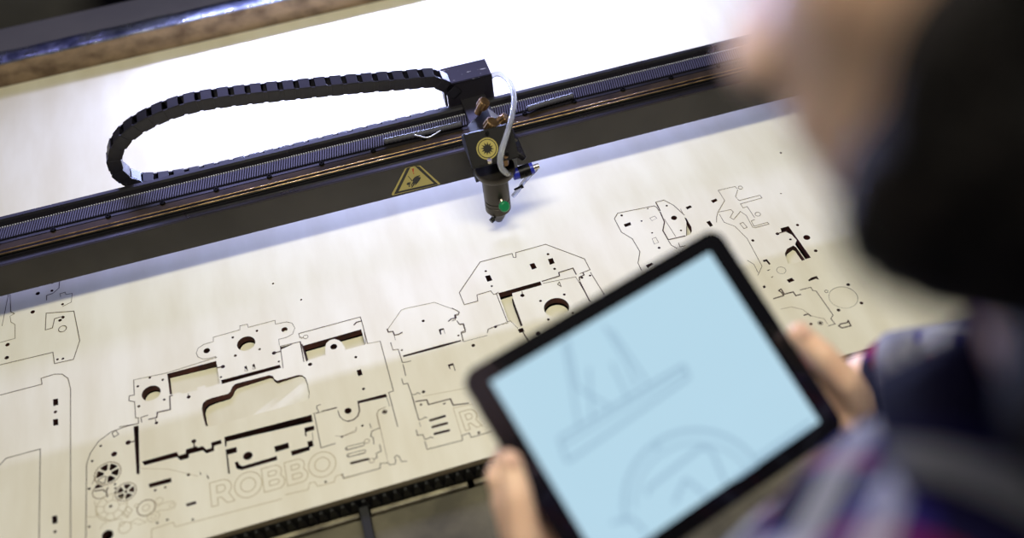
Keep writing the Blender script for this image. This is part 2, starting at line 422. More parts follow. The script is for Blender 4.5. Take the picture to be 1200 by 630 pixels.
gear_ring('L', 215, 375, 118, 30, .0007, 'etch'); ring('L', 215, 375, 60, .0007, 'etch')
for a in range(0, 360, 40):
    q = W2('L', 215, 375); r0, r1 = rad('L', 215, 375, 62), rad('L', 215, 375, 112)
    lines.append(([(q[0]+r0*math.cos(math.radians(a)), q[1]+r0*math.sin(math.radians(a))), (q[0]+r1*math.cos(math.radians(a)), q[1]+r1*math.sin(math.radians(a)))], .0007, 'etch'))
ring('L', 500, 382, 72, .0011, 'etchd'); ring('L', 498, 382, 28, .0007, 'etch'); ring('L', 420, 365, 16, .0007, 'etch'); ring('L', 606, 325, 30, .0006, 'etch')
line('L', [(580,375),(640,345),(715,325),(745,350),(730,385),(680,398),(600,405)], .0006, 'etch'); ring('L', 710, 362, 18, .0006, 'etch')
gear_ring('L', 558, 455, 46, 14, .0007, 'etch'); ring('L', 558, 455, 22, .0006, 'etch')
line('L', [(300,430),(350,370),(385,400),(345,465),(300,430)], .0008, 'etch'); line('L', [(310,420),(350,450)], .0007, 'etch'); line('L', [(325,400),(365,430)], .0007, 'etch')
ring('L', 325, 545, 50, .0008, 'etch'); ring('L', 300, 512, 20, .0006, 'etch'); line('L', [(370,500),(440,520),(500,500),(430,470),(370,500)], .0006, 'etch')
line('L', [(75,330),(100,440),(200,490),(300,470)], .0007, 'etch'); line('L', [(0,455),(80,458),(110,420)], .0006, 'etch'); line('L', [(120,560),(140,520),(180,500)], .0006, 'etch')
# engraved outline letters R O B B O on the plate, and an R on the right
def glyph(ch):
    def arc(cx, cy, rx_, ry_, a0, a1, n=14): return [(cx+rx_*math.cos(math.radians(a0+(a1-a0)*i/n)), cy+ry_*math.sin(math.radians(a0+(a1-a0)*i/n))) for i in range(n+1)]
    if ch == 'O': return [arc(.53,.5,.53,.53,0,360,32), arc(.53,.5,.29,.29,0,360,24)], 1.10
    if ch == 'B': return [[(0,0),(0,1)]+arc(.5,.74,.26,.26,90,-40,10)+arc(.54,.28,.29,.28,45,-90,10)+[(0,0)],
                          [(.24,.6),(.24,.8)]+arc(.46,.7,.1,.1,90,-90,8)+[(.24,.6)], [(.24,.2),(.24,.41)]+arc(.5,.305,.11,.105,90,-90,8)+[(.24,.2)]], .9
    return [[(0,0),(0,1)]+arc(.46,.66,.36,.34,90,-50,12)+[(.88,0),(.6,0),(.38,.3),(.25,.3),(.25,0),(0,0)],
            [(.25,.5),(.25,.8)]+arc(.44,.65,.14,.15,90,-90,8)+[(.25,.5)]], .92
LK = ['letA']
def letters(s, c, p0, p1, ptop, w=.0010):
    a, b, t = Vector(W2(c, *p0)), Vector(W2(c, *p1)), Vector(W2(c, *ptop))
    u = (b-a).normalized(); v = Vector((-u.y, u.x)); Hh = abs((t-a).dot(v))
    tot = sum(glyph(ch)[1] for ch in s)+.0*(len(s)-1)
    k = (b-a).length/tot; x = 0
    for ch in s:
        gl, adv = glyph(ch)
        for cont in gl:
            lines.append(([tuple(a+u*((x+px_)*k)+v*(py_*Hh)) for px_, py_ in cont], w, LK[0]))
        x += adv
letters('ROBBO', 'D', (82,556), (752,372), (66,432))
LK[0] = 'letB'; letters('R', 'E', (655,290), (745,262), (632,190), .001)
# plate between (E, F)
line('F', [(65,205),(135,105),(160,95),(310,63),(435,108),(440,122),(420,128)], .00045)
line('F', [(62,205),(68,220),(92,216),(100,236),(122,232),(140,222)], DK); line('F', [(100,240),(105,262)], FN)
line('F', [(420,128),(425,145),(400,150),(385,163)], DK); line('F', [(430,160),(440,178),(465,175),(475,212),(452,220),(463,265)], MD)
hole('F', [(145,343),(350,286),(450,262),(452,268),(350,299),(147,352)])
hole('F', [(333,206),(358,199),(364,207),(344,211),(348,232),(342,234)]); line('F', [(358,200),(367,228)], FN)
hole('F', [(382,392),(408,384),(414,394),(392,399),(396,416),(390,414)]); line('F', [(408,385),(420,422)], MD)
line('F', [(80,275),(92,314),(120,311),(142,380),(165,378),(186,372)], MD); line('F', [(145,390),(160,450)], MD)
line('F', [(138,465),(147,495),(170,490),(192,551),(212,548),(222,540),(235,545)], MD); line('F', [(192,555),(212,628)], MD)
dots('F', [(252,161,8),(437,238,6),(448,268,5),(139,315,6),(516,290,10),(632,193,8),(253,535,9)])
line('F', [(590,225),(592,205),(640,185),(700,172)], .0005); line('F', [(465,270),(590,238)], .0005)
line('E', [(375,110),(408,232),(432,226),(440,218),(452,222)], MD); line('E', [(412,245),(418,268)], FN)
line('E', [(395,285),(402,315),(430,310),(440,335),(462,330),(470,322),(485,328)], MD); line('E', [(440,345),(453,388),(640,340),(635,315),(675,302),(685,325),(790,295)], MD)
line('E', [(392,136),(450,127),(460,152),(575,122),(590,155),(670,145)], DK)
dots('E', [(420,152,7),(725,300,8),(117,69,8),(110,264,7),(228,190,8)])
hole('E', [(534,147),(552,140),(548,148),(540,152)])
line('E', [(590,170),(635,315)], .0007, 'etch'); line('E', [(590,170),(690,150)], .0007, 'etch'); line('E', [(430,108),(660,65)], .0006, 'etch')
for a, b in (((470,235),(544,213)), ((482,270),(556,250)), ((493,306),(567,288))): holes.append(slot('E', a, b, 15))
holes.append(slot('E', (52,460),(127,440),16))
for a, b in (((32,383),(112,362)), ((40,420),(122,400))):
    s = slot('E', a, b, 18); lines.append((s[9:]+[s[0]], .0009, 'kerf'))
line('E', [(150,252),(157,275)], MD); line('E', [(202,275),(160,292),(155,320),(168,325),(172,360)], MD); line('E', [(202,362),(210,398),(185,408),(188,432),(170,440)], MD)
ring('E', 135, 345, 13, .0006, 'etchd'); ring('E', 160, 447, 13, .0006, 'etchd')
line('E', [(195,180),(190,210),(205,275),(245,450)], .0005, 'etchd'); line('E', [(195,180),(235,165)], .0005, 'etchd')
line('E', [(345,450),(318,453),(305,425),(290,420),(280,432),(288,445),(283,465),(255,470),(248,458),(205,463),(205,488),(12,540),(5,515)], .0008)
line('E', [(0,322),(75,295),(80,270)], .0006, 'etchd')
# plate with sloping shoulders (G)
line('G', [(262,350),(245,360),(234,362),(218,342),(140,365),(145,400),(68,420),(40,352),(158,178),(340,130),(346,152),(362,152),(360,125),(530,78),(750,160),(782,222),(725,244)], MD)
line('G', [(510,288),(608,258),(605,238),(685,213),(703,248)], DK); line('G', [(515,300),(700,262),(785,405)], .0006)
line('G', [(724,290),(780,400)], DK); line('G', [(785,238),(862,362)], MD); line('G', [(722,282),(722,264),(748,252),(742,240)], DK)
h = hole('G', [(262,355),(500,288),(508,309),(340,356),(344,385),(400,538),(374,552),(346,520),(320,517)])
drop(h, -.012, -.010, 'narrow cream offcut sunk under the dark bar of the shouldered plate')
hole('G', [(372,560),(400,552),(410,572),(382,582)]); line('G', [(402,578),(432,628)], DK); line('G', [(250,357),(312,517)], MD)
h = circ('G', 592, 437, 72, 40); holes.append(h); drop(h, -.012, -.012, 'round plywood offcut sunk in the largest hole, next to the tablet')
dots('G', [(190,230,7),(224,315,7),(543,134,8),(581,217,8),(736,267,8),(782,255,7),(636,363,8),(501,399,8),(545,504,8),(683,466,8),(398,368,12),(245,546,9),(487,582,14)])
for s in ([(186,258),(214,252),(228,282),(200,291)], [(438,190),(466,184),(480,212),(453,222)], [(542,162),(570,156),(582,185),(555,194)]): hole('G', s)
line('G', [(200,580),(205,560),(245,545),(330,512),(372,555)], .0005); line('G', [(396,345),(398,360)], MD); line('G', [(608,292),(598,305),(618,318),(608,292)], MD)
line('G', [(0,440),(40,462),(35,478),(12,482),(18,505),(0,512)], MD); line('G', [(28,515),(45,535),(60,530),(75,575),(50,582),(62,628)], MD)
# plates near the top of the tablet (H)
line('H', [(272,560),(250,515),(262,445),(215,365),(148,325),(105,242),(125,208),(350,163),(365,172),(380,195)], MD)
dots('H', [(150,222,8),(380,421,9),(515,314,7),(427,162,7),(472,237,19),(310,180,5),(272,256,6),(337,329,6)])
hole('H', [(162,277),(202,263),(208,281),(172,294)]); hole('H', [(542,172),(572,160),(583,171),(554,185)]); hole('H', [(298,528),(335,512),(345,520),(310,545)])
flush = []
for pts, lb in (([(322,238),(355,224),(367,240),(335,256)], 'small rectangle cut free yet still flush, above its twin'), ([(335,365),(360,355),(379,388),(350,400)], 'small upright rectangle cut free yet still flush, nearest the tablet edge')):
    h = hole('H', pts); flush.append((h, lb))
line('H', [(360,140),(410,128),(470,160),(535,220)], MD); line('H', [(360,142),(386,192)], DK); line('H', [(386,200),(413,262),(403,315),(435,370)], DK)
line('H', [(413,245),(482,352)], .0006); line('H', [(435,372),(540,348)], DK); line('H', [(512,182),(528,215)], FN)
h = hole('H', [(535,232),(548,240),(578,292),(582,318),(572,338),(546,348),(548,262)]); drop(h, -.012, -.008, 'slim curved offcut sunk beside the pointed plate')
line('H', [(438,378),(455,405),(490,424)], MD); line('H', [(500,392),(508,415),(540,408)], MD)
h = hole('H', [(698,130),(730,118),(740,131),(712,146)]); drop(h, -.006, -.006, 'tiny square offcut sunk near the engraved bracket')
h = hole('H', [(670,262),(692,254),(712,285),(694,292)]); drop(h, -.008, -.008, 'tiny square offcut sunk just above the tablet corner')
# right-hand group (I)
line('I', [(62,190),(62,170),(68,150),(92,110),(68,72),(130,58),(138,66)], .0006); ring('I', 150, 62, 8, .0006)
line('I', [(140,70),(132,95),(145,110),(222,90),(230,100),(150,122),(160,137),(175,132),(202,172)], .0006); ring('I', 214, 160, 10, .0006)
line('I', [(202,180),(190,185),(200,205),(250,190),(256,196),(205,210),(195,208),(172,165),(150,150),(125,180),(112,172),(124,152),(115,143),(70,152)], .0006)
line('I', [(72,160),(90,190),(130,205),(175,250),(230,352),(215,385)], .0006); line('I', [(148,195),(160,190),(175,209),(163,213)], .0006, closed=True)
dots('I', [(196,257,6),(361,200,6),(395,246,13),(428,295,7),(335,253,5),(287,232,7),(548,420,7),(597,488,7),(512,514,7),(445,562,6),(411,565,6)])
hole('I', [(298,212),(328,204),(410,320),(390,326),(352,272),(358,256),(340,236),(318,225),(302,226)]); line('I', [(285,232),(320,222)], DK)
h = hole('I', [(314,306),(322,288),(345,276),(356,282),(388,328),(352,341),(326,343)]); drop(h, -.012, -.006, 'curved offcut sunk beside the black diagonal slot')
h = circ('I', 301, 367, 18, 24); holes.append(h); flush.append((h, 'small plywood disc cut free yet still flush, right of the tablet'))
h = circ('I', 530, 467, 54, 48); holes.append(h); flush.append((h, 'largest plywood disc cut free yet still flush, near the person'))
hole('I', [(233,330),(248,326),(262,344),(256,347),(246,334),(236,336)]); hole('I', [(320,402),(340,395),(350,405),(330,413)]); hole('I', [(248,366),(262,363),(252,370)]); hole('I', [(262,392),(272,388),(268,395)])
h = hole('I', [(400,403),(412,394),(432,388),(441,402),(428,398),(404,408)])
line('I', [(273,472),(310,460),(300,447),(292,442),(300,436),(312,455),(345,447),(355,461),(372,456)], DK); line('I', [(370,440),(410,430),(418,442),(430,444),(492,532),(484,546),(500,565),(475,572)], MD)
line('I', [(300,510),(340,502),(380,512),(410,535),(440,542),(458,545),(472,565)], .0005, 'etchd'); line('I', [(385,533),(400,528),(410,536)], DK); ring('I', 467, 445, 6)
line('I', [(513,572),(520,565),(545,560),(548,552),(558,572),(525,580)], DK, closed=True); ring('I', 445, 562, 9, FN)
dots('I', [(300,84,3)]); line('I', [(175,330),(200,345),(215,375)], .0006)
hole('I', [(232,425),(240,422),(244,430),(236,434)])
# far left group (J, N)
line('J', [(0,218),(126,188),(130,215),(175,205),(190,160),(176,90),(110,95),(108,135),(125,130),(130,108),(150,102)], MD)
ring('J', 149, 132, 9, MD, n=16); dots('J', [(90,48,5),(78,92,5),(18,170,5),(16,201,5),(150,105,4),(143,112,4),(137,205,3),(150,203,3),(132,330,4),(131,615,4),(90,30,4)])
line('J', [(0,290),(100,264),(98,250),(130,240),(148,240),(162,250),(168,275),(168,632)], MD)
hole('J', [(126,300),(138,298),(139,313),(127,316)]); hole('J', [(126,348),(138,346),(139,361),(127,363)]); hole('J', [(124,578),(136,576),(137,594),(125,597)])
line('J', [(93,632),(96,418),(15,440),(0,456)], MD)
line('J', [(0,165),(36,155),(36,122),(26,116),(24,102),(35,96),(26,92),(24,50)], FN); line('J', [(5,125),(20,50)], FN)
line('N', [(338,485),(335,520),(300,550),(265,562),(265,588)], MD); line('N', [(345,570),(340,552),(370,543),(375,557),(411,550),(405,600),(355,625)], FN)
dots('N', [(297,490,8),(295,535,8),(355,612,8)])
for x, y in ((320,332),(353,351)): dots('X', [(x,y,1.3)])
line('X', [(320,329),(321,336)], MD); line('X', [(353,348),(354,354)], MD)
dots('X', [(915,179,1.4)])

T = .009
YN, YF = .6425, 1.529
def bbox(p): return min(q[0] for q in p), max(q[0] for q in p), min(q[1] for q in p), max(q[1] for q in p)
def inside(pt, P):
    r = False; n = len(P)
    for i in range(n):
        a, b = P[i], P[i-1]
        if (a[1] > pt[1]) != (b[1] > pt[1]) and pt[0] < (b[0]-a[0])*(pt[1]-a[1])/(b[1]-a[1])+a[0]: r = not r
    return r
def seg_x(a, b, c, d):
    f = lambda p, q, r: (q[0]-p[0])*(r[1]-p[1])-(q[1]-p[1])*(r[0]-p[0])
    return f(a, b, c)*f(a, b, d) < 0 and f(c, d, a)*f(c, d, b) < 0
def clash(P, Q):
    a, b = bbox(P), bbox(Q)
    if a[1] < b[0] or b[1] < a[0] or a[3] < b[2] or b[3] < a[2]: return False
    if inside(P[0], Q) or inside(Q[0], P): return True
    return any(seg_x(P[i-1], P[i], Q[j-1], Q[j]) for i in range(len(P)) for j in range(len(Q)))
keep = []
protected = [id(h) for h, *_ in dropped]+[id(h) for h, _ in flush]
for h in sorted(holes, key=lambda h: (0 if id(h) in protected else 1, -abs(area2(h)))):
    if any(clash(h, k) for k in keep): continue
    if min(q[1] for q in h) < YN+.001: continue
    keep.append(h)
print('HOLES', len(holes), len(keep))
me = plate_mesh('plywood_sheet', [(-.62, YN), (.86, YN), (.86, YF), (-.62, YF)], keep, -T, 0)
for mm in (M['ply'], M['plyedge'], M['burn']): me.materials.append(mm)
for p in me.polygons:
    c = p.center
    if abs(p.normal.z) > .5: p.material_index = 0
    elif c.y < YN+.0005 or c.y > YF-.0005 or c.x < -.6195 or c.x > .8595: p.material_index = 1
    else: p.material_index = 2
def ribbons(kind, zz):
    bm = bmesh.new()
    for pts, w, k in lines:
        if k != kind: continue
        for i in range(len(pts)-1):
            a, b = Vector(pts[i]), Vector(pts[i+1])
            if (b-a).length < 1e-6 or min(a.y, b.y) < YN+.0005: continue
            d = (b-a).normalized(); n = Vector((-d.y, d.x))*w/2; e = d*w*.35
            q = [a-e+n, a-e-n, b+e-n, b+e+n]
            # skip stretches that would hang over an opening
            mid = (a+b)/2
            if any(inside(mid, h) for h in keep if bbox(h)[0] < mid.x < bbox(h)[1]): continue
            z = zz+(i % 3)*.00001
            top = [bm.verts.new((v.x, v.y, z)) for v in q]; bot = [bm.verts.new((v.x, v.y, -.0002)) for v in q]
            bm.faces.new(top)
            for j in range(4): bm.faces.new((top[j], top[(j+1)%4], bot[(j+1)%4], bot[j]))
    return bm
bmS = bmesh.new(); bmS.from_mesh(me)
for kind, zz, slot_i, mk in (('kerf', .00012, 3, 'kerf'), ('etch', .00010, 4, 'etch'), ('etchd', .00008, 5, 'etchd')):
    me.materials.append(M[mk])
    rb = ribbons(kind, zz); tmp = bpy.data.meshes.new('tmp'); rb.to_mesh(tmp); rb.free()
    nf = len(bmS.faces); bmS.from_mesh(tmp); bmS.faces.ensure_lookup_table()
    for f in bmS.faces[nf:]: f.material_index = slot_i
    bpy.data.meshes.remove(tmp)
bmS.to_mesh(me); bmS.free()
sheet = link('plywood_sheet', me)
tag(sheet, 'large pale birch plywood sheet laser-cut with machine parts, lying on the cutter bed', 'plywood sheet')
for kk in ('letA', 'letB'): obj('engraved_lettering', ribbons(kk, .00011), M['etch'], sheet)
def piece(h, zl, zr, label, ins, group=None):
    q = inset(h, ins); x0, x1, _, _ = bbox(q)
    me = plate_mesh('wood_offcut', q, [], -T, 0)
    for mm in (M['ply'], M['burn']): me.materials.append(mm)
    for p in me.polygons: p.material_index = 0 if abs(p.normal.z) > .5 else 1
    cx, cy = (bbox(q)[0]+bbox(q)[1])/2, (bbox(q)[2]+bbox(q)[3])/2
    for v in me.vertices:
        v.co.z += zl+(zr-zl)*(v.co.x-x0)/(x1-x0); v.co.x -= cx; v.co.y -= cy
    o = link('wood_offcut', me); o.location = (cx, cy, 0)
    tag(o, label, 'wood offcut', group)
for h, zl, zr, lb in dropped: piece(h, zl, zr, lb, .0009, 'loose offcuts in the openings of the plywood sheet')
for h, lb in flush: piece(h, -.0001, -.0001, lb, .0005, 'cut pieces still flush with the sheet')

# ------------------------------------------------------------------ machine: bed, rear rail, tray
mach = thing('laser_cutter', 'large flatbed laser cutter with worn metal rails around its bed', 'laser cutter', (.1, 1.1, -.80))
bm = bmesh.new(); box(bm, -.62, .86, .6465, 1.54, -.035, -.0222); obj('honeycomb_bed', bm, M['bed'], mach)
# toothed support strip under the near edge of the sheet
bm = bmesh.new()
x = -.6
while x < .84:
    prism(bm, [(x, -.022), (x+.0030, -.0090), (x+.0062, -.0090), (x+.0105, -.022)], lambda p: Vector((p[0], .6385, p[1]*1.25)), lambda p: Vector((p[0], .6420, p[1]*1.25)))
    x += .0115
box(bm, -.62, .86, .6425, .646, -.034, -.0112)
obj('toothed_strip', bm, M['dark'], mach)
bm = bmesh.new(); box(bm, -.62, .86, 1.5, 1.525, -.0222, -T-.0004); box(bm, -.62, .86, .643, .652, -.0222, -T-.0004)
for xx in (-.62, .835): box(bm, xx, xx+.02, .65, 1.52, -.0222, -T-.0004)
obj('support_rim', bm, M['dark'], mach)
bm = bmesh.new()
box(bm, 0, 1, 0, 1, 0, 1); bm.free()
for x0, x1 in ((-.62, -.075), (-.062, .045), (.052, .20), (.21, .86)):
    bm = bmesh.new(); box(bm, x0, x1, .6320, .6372, -.034, -.0265, .0008); obj('worn_bar', bm, M['bar'], mach)
for xx in (-.0735,):
    bm = bmesh.new(); box(bm, xx, xx+.010, .43, .6382, -.034, -.018, .001); obj('cross_bar', bm, M['dark'], mach)
bm = bmesh.new(); box(bm, -.62, .86, .42, .6315, -.045, -.033); obj('front_tray', bm, M['tray'], mach)
# rear rail
bm = bmesh.new(); box(bm, -.75, 1.0, 1.531, 1.563, -.02, .0380, .0015); obj('rear_rail', bm, M['rust'], mach)
bm = bmesh.new()
n = 260; rows = []
for i in range(n+1):
    xx = -.75+1.75*i/n
    rows.append([bm.verts.new((xx, yy, .0382+.0012*noise.noise(Vector((xx*30, yy*40, 2))))) for yy in (1.5305, 1.538, 1.546, 1.554, 1.5635)])
for a, b in zip(rows, rows[1:]):
    for j in range(4): bm.faces.new((a[j], b[j], b[j+1], a[j+1]))
r = bmesh.ops.extrude_face_region(bm, geom=list(bm.faces)); 
for v in [g for g in r['geom'] if isinstance(g, bmesh.types.BMVert)]: v.co.z += .0016
obj('rail_tape', bm, M['railtop'], mach, smooth=True)
bm = bmesh.new(); box(bm, -.75, 1.0, 1.566, 1.645, -.05, .030, .002); obj('rear_cover', bm, M['cover'], mach)
bm = bmesh.new(); box(bm, -.75, 1.0, 1.70, 1.76, -.2, .06, .004); obj('rear_beam', bm, M['cover'], mach)
bm = bmesh.new(); box(bm, -.75, 1.0, 1.60, 1.95, -.22, -.06); obj('rear_floor', bm, M['dark'], mach)
# body and side walls (outside the frame)
bm = bmesh.new()
box(bm, -.95, -.64, .36, 2.0, -.70, .02, .004); box(bm, .90, 1.2, .36, 2.0, -.70, .02, .004); box(bm, -.64, .90, .36, .42, -.70, -.03, .004)
box(bm, -.64, .90, .36, 1.95, -.70, -.23)
obj('machine_body', bm, M['mach'], mach)
for sx in (-.9, 1.1):
    for sy in (.45, 1.9):
        bm = bmesh.new(); cyl(bm, (sx, sy, -.80), (sx, sy, -.70), .035); obj('foot', bm, M['dark'], mach)
bm = bmesh.new(); box(bm, -.72, -.68, .42, 1.6, .02, .040, .002); obj('side_rail', bm, M['gold'], mach)
bm = bmesh.new(); box(bm, .93, .97, .42, 1.6, .02, .040, .002); obj('side_rail', bm, M['gold'], mach)
rebase(mach)

# ------------------------------------------------------------------ gantry beam
X0, X1 = -.70, .95
beam = thing('gantry_beam', 'long dark gantry beam spanning the bed, carrying the laser head', 'gantry beam', (.1, 1.065, .040))
bm = bmesh.new()
prof = [(1.028,.046),(1.104,.046),(1.1055,.098),(1.1035,.1005),(1.0985,.1005),(1.0965,.098),(1.0945,.0925),(1.0640,.0925),(1.0635,.0910),(1.0500,.0910),(1.0500,.0945),(1.0360,.0945),(1.0355,.0915),(1.028,.0915)]
prism(bm, prof, lambda p: Vector((X0, p[0], p[1])), lambda p: Vector((X1, p[0], p[1])))
obj('beam_body', bm, M['black'], beam)
bm = bmesh.new(); box(bm, X0, X1, 1.0245, 1.0278, .045, .0915, .0006); obj('front_panel', bm, M['panel'], beam)
bm = bmesh.new(); box(bm, X0, X1, 1.0502, 1.0630, .0912, .0922, .0003); obj('brown_strip', bm, M['browns'], beam)
bm = bmesh.new()
prism(bm, [(1.0375,.0946),(1.0375,.0966),(1.0385,.0975),(1.0465,.0975),(1.0475,.0966),(1.0475,.0946)], lambda p: Vector((X0, p[0], p[1])), lambda p: Vector((X1, p[0], p[1])))
lr = obj('linear_rail', bm, M['scr'], beam, smooth=False)
for yy in (1.0392, 1.0452):
    bm = bmesh.new(); cyl(bm, (X0, yy, .0976), (X1, yy, .0976), .0009, n=14); obj('glint_rod', bm, M['glint'], lr, sharp=40)  # thin gold rods stand in for the rail's highlight lines
bm = bmesh.new()
box(bm, X0, X1, 1.0690, 1.0890, .0927, .0936)
obj('belt_backing', bm, M['beltb'], beam); bm = bmesh.new()
x = X0+.002
while x < X1-.004:
    q = [(x, 0), (x+.0018, 0)]
    vs_ = box(bm, 0, .0015, 0, .0185, 0, .0013)
    for v in vs_: v.co = Vector((x+v.co.x+v.co.y*.18, 1.0698+v.co.y, .0936+v.co.z))
    x += .0031
obj('toothed_belt', bm, M['belt'], beam)
bm = bmesh.new(); x = X0+.002
while x < X1-.004:
    box(bm, x, x+.0014, 1.0915, 1.0925, .0925, .0937); x += .0031
obj('belt_edge', bm, M['beltpale'], beam)
scr0 = None
xx = -.62
k = 0
while xx < .9:
    bm = bmesh.new(); lathe(bm, (xx, 1.0645, .0925), (0,0,1), [(.0034,0),(.0034,.0016),(.0028,.0024),(.0014,.0024),(.0013,.0012)], 14)
    if scr0 is None: scr0 = obj('screw', bm, M['scr'], beam); scr0_x = xx
    else:
        bm.free(); c = scr0.copy(); C.objects.link(c); c.parent = beam; c.location = (xx-scr0_x, 0, 0)
    xx += .0665
# warning sticker on the front panel
YS = 1.0244
def SP(x, y): p = atY(440+x/10.5, 180+y/10.5, YS); return (p.x, p.z)
def flat(name, pts, lay, m_, parent):
    bm = bmesh.new(); P = [SP(*p) for p in pts]
    prism(bm, P, lambda p: Vector((p[0], YS+.0001, p[1])), lambda p: Vector((p[0], YS-.0002-lay*.00012, p[1])))
    return obj(name, bm, m_, parent)
st = flat('warning_sticker', [(198,500),(210,512),(795,372),(785,355),(552,146),(520,150),(480,152),(440,160),(372,178),(362,186)], 0, M['yellow'], beam)
flat('warning_border', [(228,498),(770,374),(540,156),(500,150),(440,160),(385,178)], 1, M['lblack'], st)
flat('warning_field', [(284,460),(716,361),(490,156),(462,158),(428,166)], 2, M['yellow'], st)
flat('exclamation_mark', [(448,182),(472,176),(468,222),(458,225)], 3, M['lred'], st)
flat('exclamation_dot', [(461,234),(473,231),(475,243),(464,247)], 3, M['lred'], st)
flat('hand_symbol', [(462,340),(455,318),(478,288),(510,270),(545,262),(550,272),(522,280),(558,288),(545,320),(522,350),(495,378),(482,392),(492,358),(462,398),(448,414),(440,412),(470,360),(455,372),(440,400),(432,398),(455,350)], 3, M['lblack'], st)
flat('arrow_symbol', [(398,274),(404,270),(458,332),(450,338)], 3, M['lblack'], st)
flat('spark_symbol', [(380,372),(395,352),(440,344),(420,362),(444,366),(418,376),(424,400),(405,408),(412,380),(395,384)], 3, M['lblack'], st)
# end blocks that ride on the side rails
for xs in (-.735, .925):
    bm = bmesh.new(); box(bm, xs, xs+.06, 1.01, 1.12, .0405, .11, .003); obj('end_block', bm, M['black'], beam)
rebase(beam)

# ------------------------------------------------------------------ cable chain (vertical loop behind the beam)
YC = 1.1195
top_px = [(534,106),(524,99),(516,93),(505,91),(470,94),(430,97),(380,101.5),(340,105.5),(300,109.5),(262,114),(228,119.5),(198,128),(172,139.5),(152,152),(139,166),(133,181),(135,194),(143,204),(156,211),(172,214)]
P = [atY(x, y, YC) for x, y in top_px]
zb = P[-1].z
P2 = [Vector((p.x, YC, p.z)) for p in P]
xe = atY(545, 130, YC).x
print('chain z', [round(p.z, 3) for p in P2], 'x', round(P2[0].x, 3))
zlow = .0745
x_last = P2[-1].x
P2 += [Vector((x_last+.035, YC, zlow+.004)), Vector((x_last+.09, YC, zlow)), Vector((x_last+.2, YC, zlow)), Vector((xe, YC, zlow))]
path = catmull(P2, 10)
# resample by link pitch
L = [0]
for a, b in zip(path, path[1:]): L.append(L[-1]+(b-a).length)
def at_len(s):
    for i in range(len(L)-1):
        if L[i+1] >= s: t = (s-L[i])/max(1e-9, L[i+1]-L[i]); return path[i].lerp(path[i+1], t)
    return path[-1]
pitch = .0195; nl = int(L[-1]/pitch)
chain = thing('cable_chain', 'black segmented plastic cable chain looping left behind the gantry beam', 'cable chain', (P2[0].x, YC, .08))
def link_mesh():
    bm = bmesh.new(); hh = .0086; w = .0095
    for s in (-1, 1):
        y0 = s*(w-.0020) if s > 0 else -w
        out = [(-.0118,-.006),(-.0095,-hh),(.0040,-hh),(.0048,-hh+.0012),(.0098,-hh+.0012),(.0122,-.004),(.0122,.004),(.0098,hh-.0012),(.0048,hh-.0012),(.0040,hh),(-.0095,hh),(-.0118,.006)]
        prism(bm, out, lambda p: Vector((p[0], y0, p[1])), lambda p: Vector((p[0], y0+.0020, p[1])))
        box(bm, -.0100, .0035, (w if s > 0 else -w-.0006), (w+.0006 if s > 0 else -w), -hh+.001, hh-.001, .0003)
    for z in (-hh, hh-.0016): box(bm, -.0088, .0040, -w+.0015, w-.0015, z, z+.0018, .0003)
    me = bpy.data.meshes.new('link'); bmesh.ops.recalc_face_normals(bm, faces=bm.faces); bm.to_mesh(me); bm.free(); me.materials.append(M['plast']); return me
lm = link_mesh()
for k in range(nl):
    a, b = at_len(k*pitch), at_len((k+1)*pitch)
    o = bpy.data.objects.new('link', lm); C.objects.link(o); o.parent = chain
    d = (b-a).normalized(); c = (a+b)/2
    mm = Matrix.Identity(4); up = Vector((-d.z, 0, d.x)); yv = up.cross(d)
    for i in range(3): mm[i][0], mm[i][1], mm[i][2], mm[i][3] = d[i], yv[i], up[i], (c-Vector(chain.location))[i]
    o.matrix_basis = mm

# ------------------------------------------------------------------ laser head
N0 = at(583.5, 258, .006)
TC = Vector((N0.x, N0.y, 0))
print('nozzle', N0[:])
head = thing('laser_carriage', 'black laser cutting head with knurled knobs and a downward lens tube, riding on the beam', 'laser head', (TC.x, TC.y, .006))
def PZ(px, py, y): p = atY(px, py, y); return p
# cable bracket behind the beam: inverted channel
YB = 1.128
a = atY(522, 99, YB-.016); b = atY(576, 86, YB-.016); zt = (a.z+b.z)/2
bt = atY(569.5, 70.5, YB+.016)
print('bracket', a[:], b[:], bt[:])
bm = bmesh.new(); xa0, xb0 = a.x, b.x
box(bm, xa0, xb0, YB-.018, YB-.0155, .080, zt, .0004)
box(bm, xa0, xb0, YB-.018, YB+.018, zt-.0025, zt, .0006)
box(bm, xa0, xb0, YB+.0155, YB+.018, zt-.03, zt-.001, .0004)
obj('cable_bracket', bm, M['scratch'], head)
bm = bmesh.new(); box(bm, xa0-.004, xa0-.0004, YC-.009, YC+.009, zt-.034, zt-.008, .001); obj('chain_mount', bm, M['plast'], head)
bm = bmesh.new(); box(bm, xa0+.016, xb0-.012, 1.030, YB-.0182, .1010, .1030, .0006); obj('carriage_top_plate', bm, M['black'], head)
# carriage side cheeks in front of the beam
xl = atY(549, 165, 1.008).x; xr = atY(603, 155, 1.008).x
bm = bmesh.new(); box(bm, xl+.004, xr, 1.0105, 1.0225, .048, .1035, .0008); obj('carriage_plate', bm, M['black'], head)
bm = bmesh.new()
bm.free()
for dx in (0, .010): bm = bmesh.new(); box(bm, xl+dx, xl+dx+.0035, .995, 1.0235, .062, .110, .0008); obj('carriage_rib', bm, M['plast'], head)
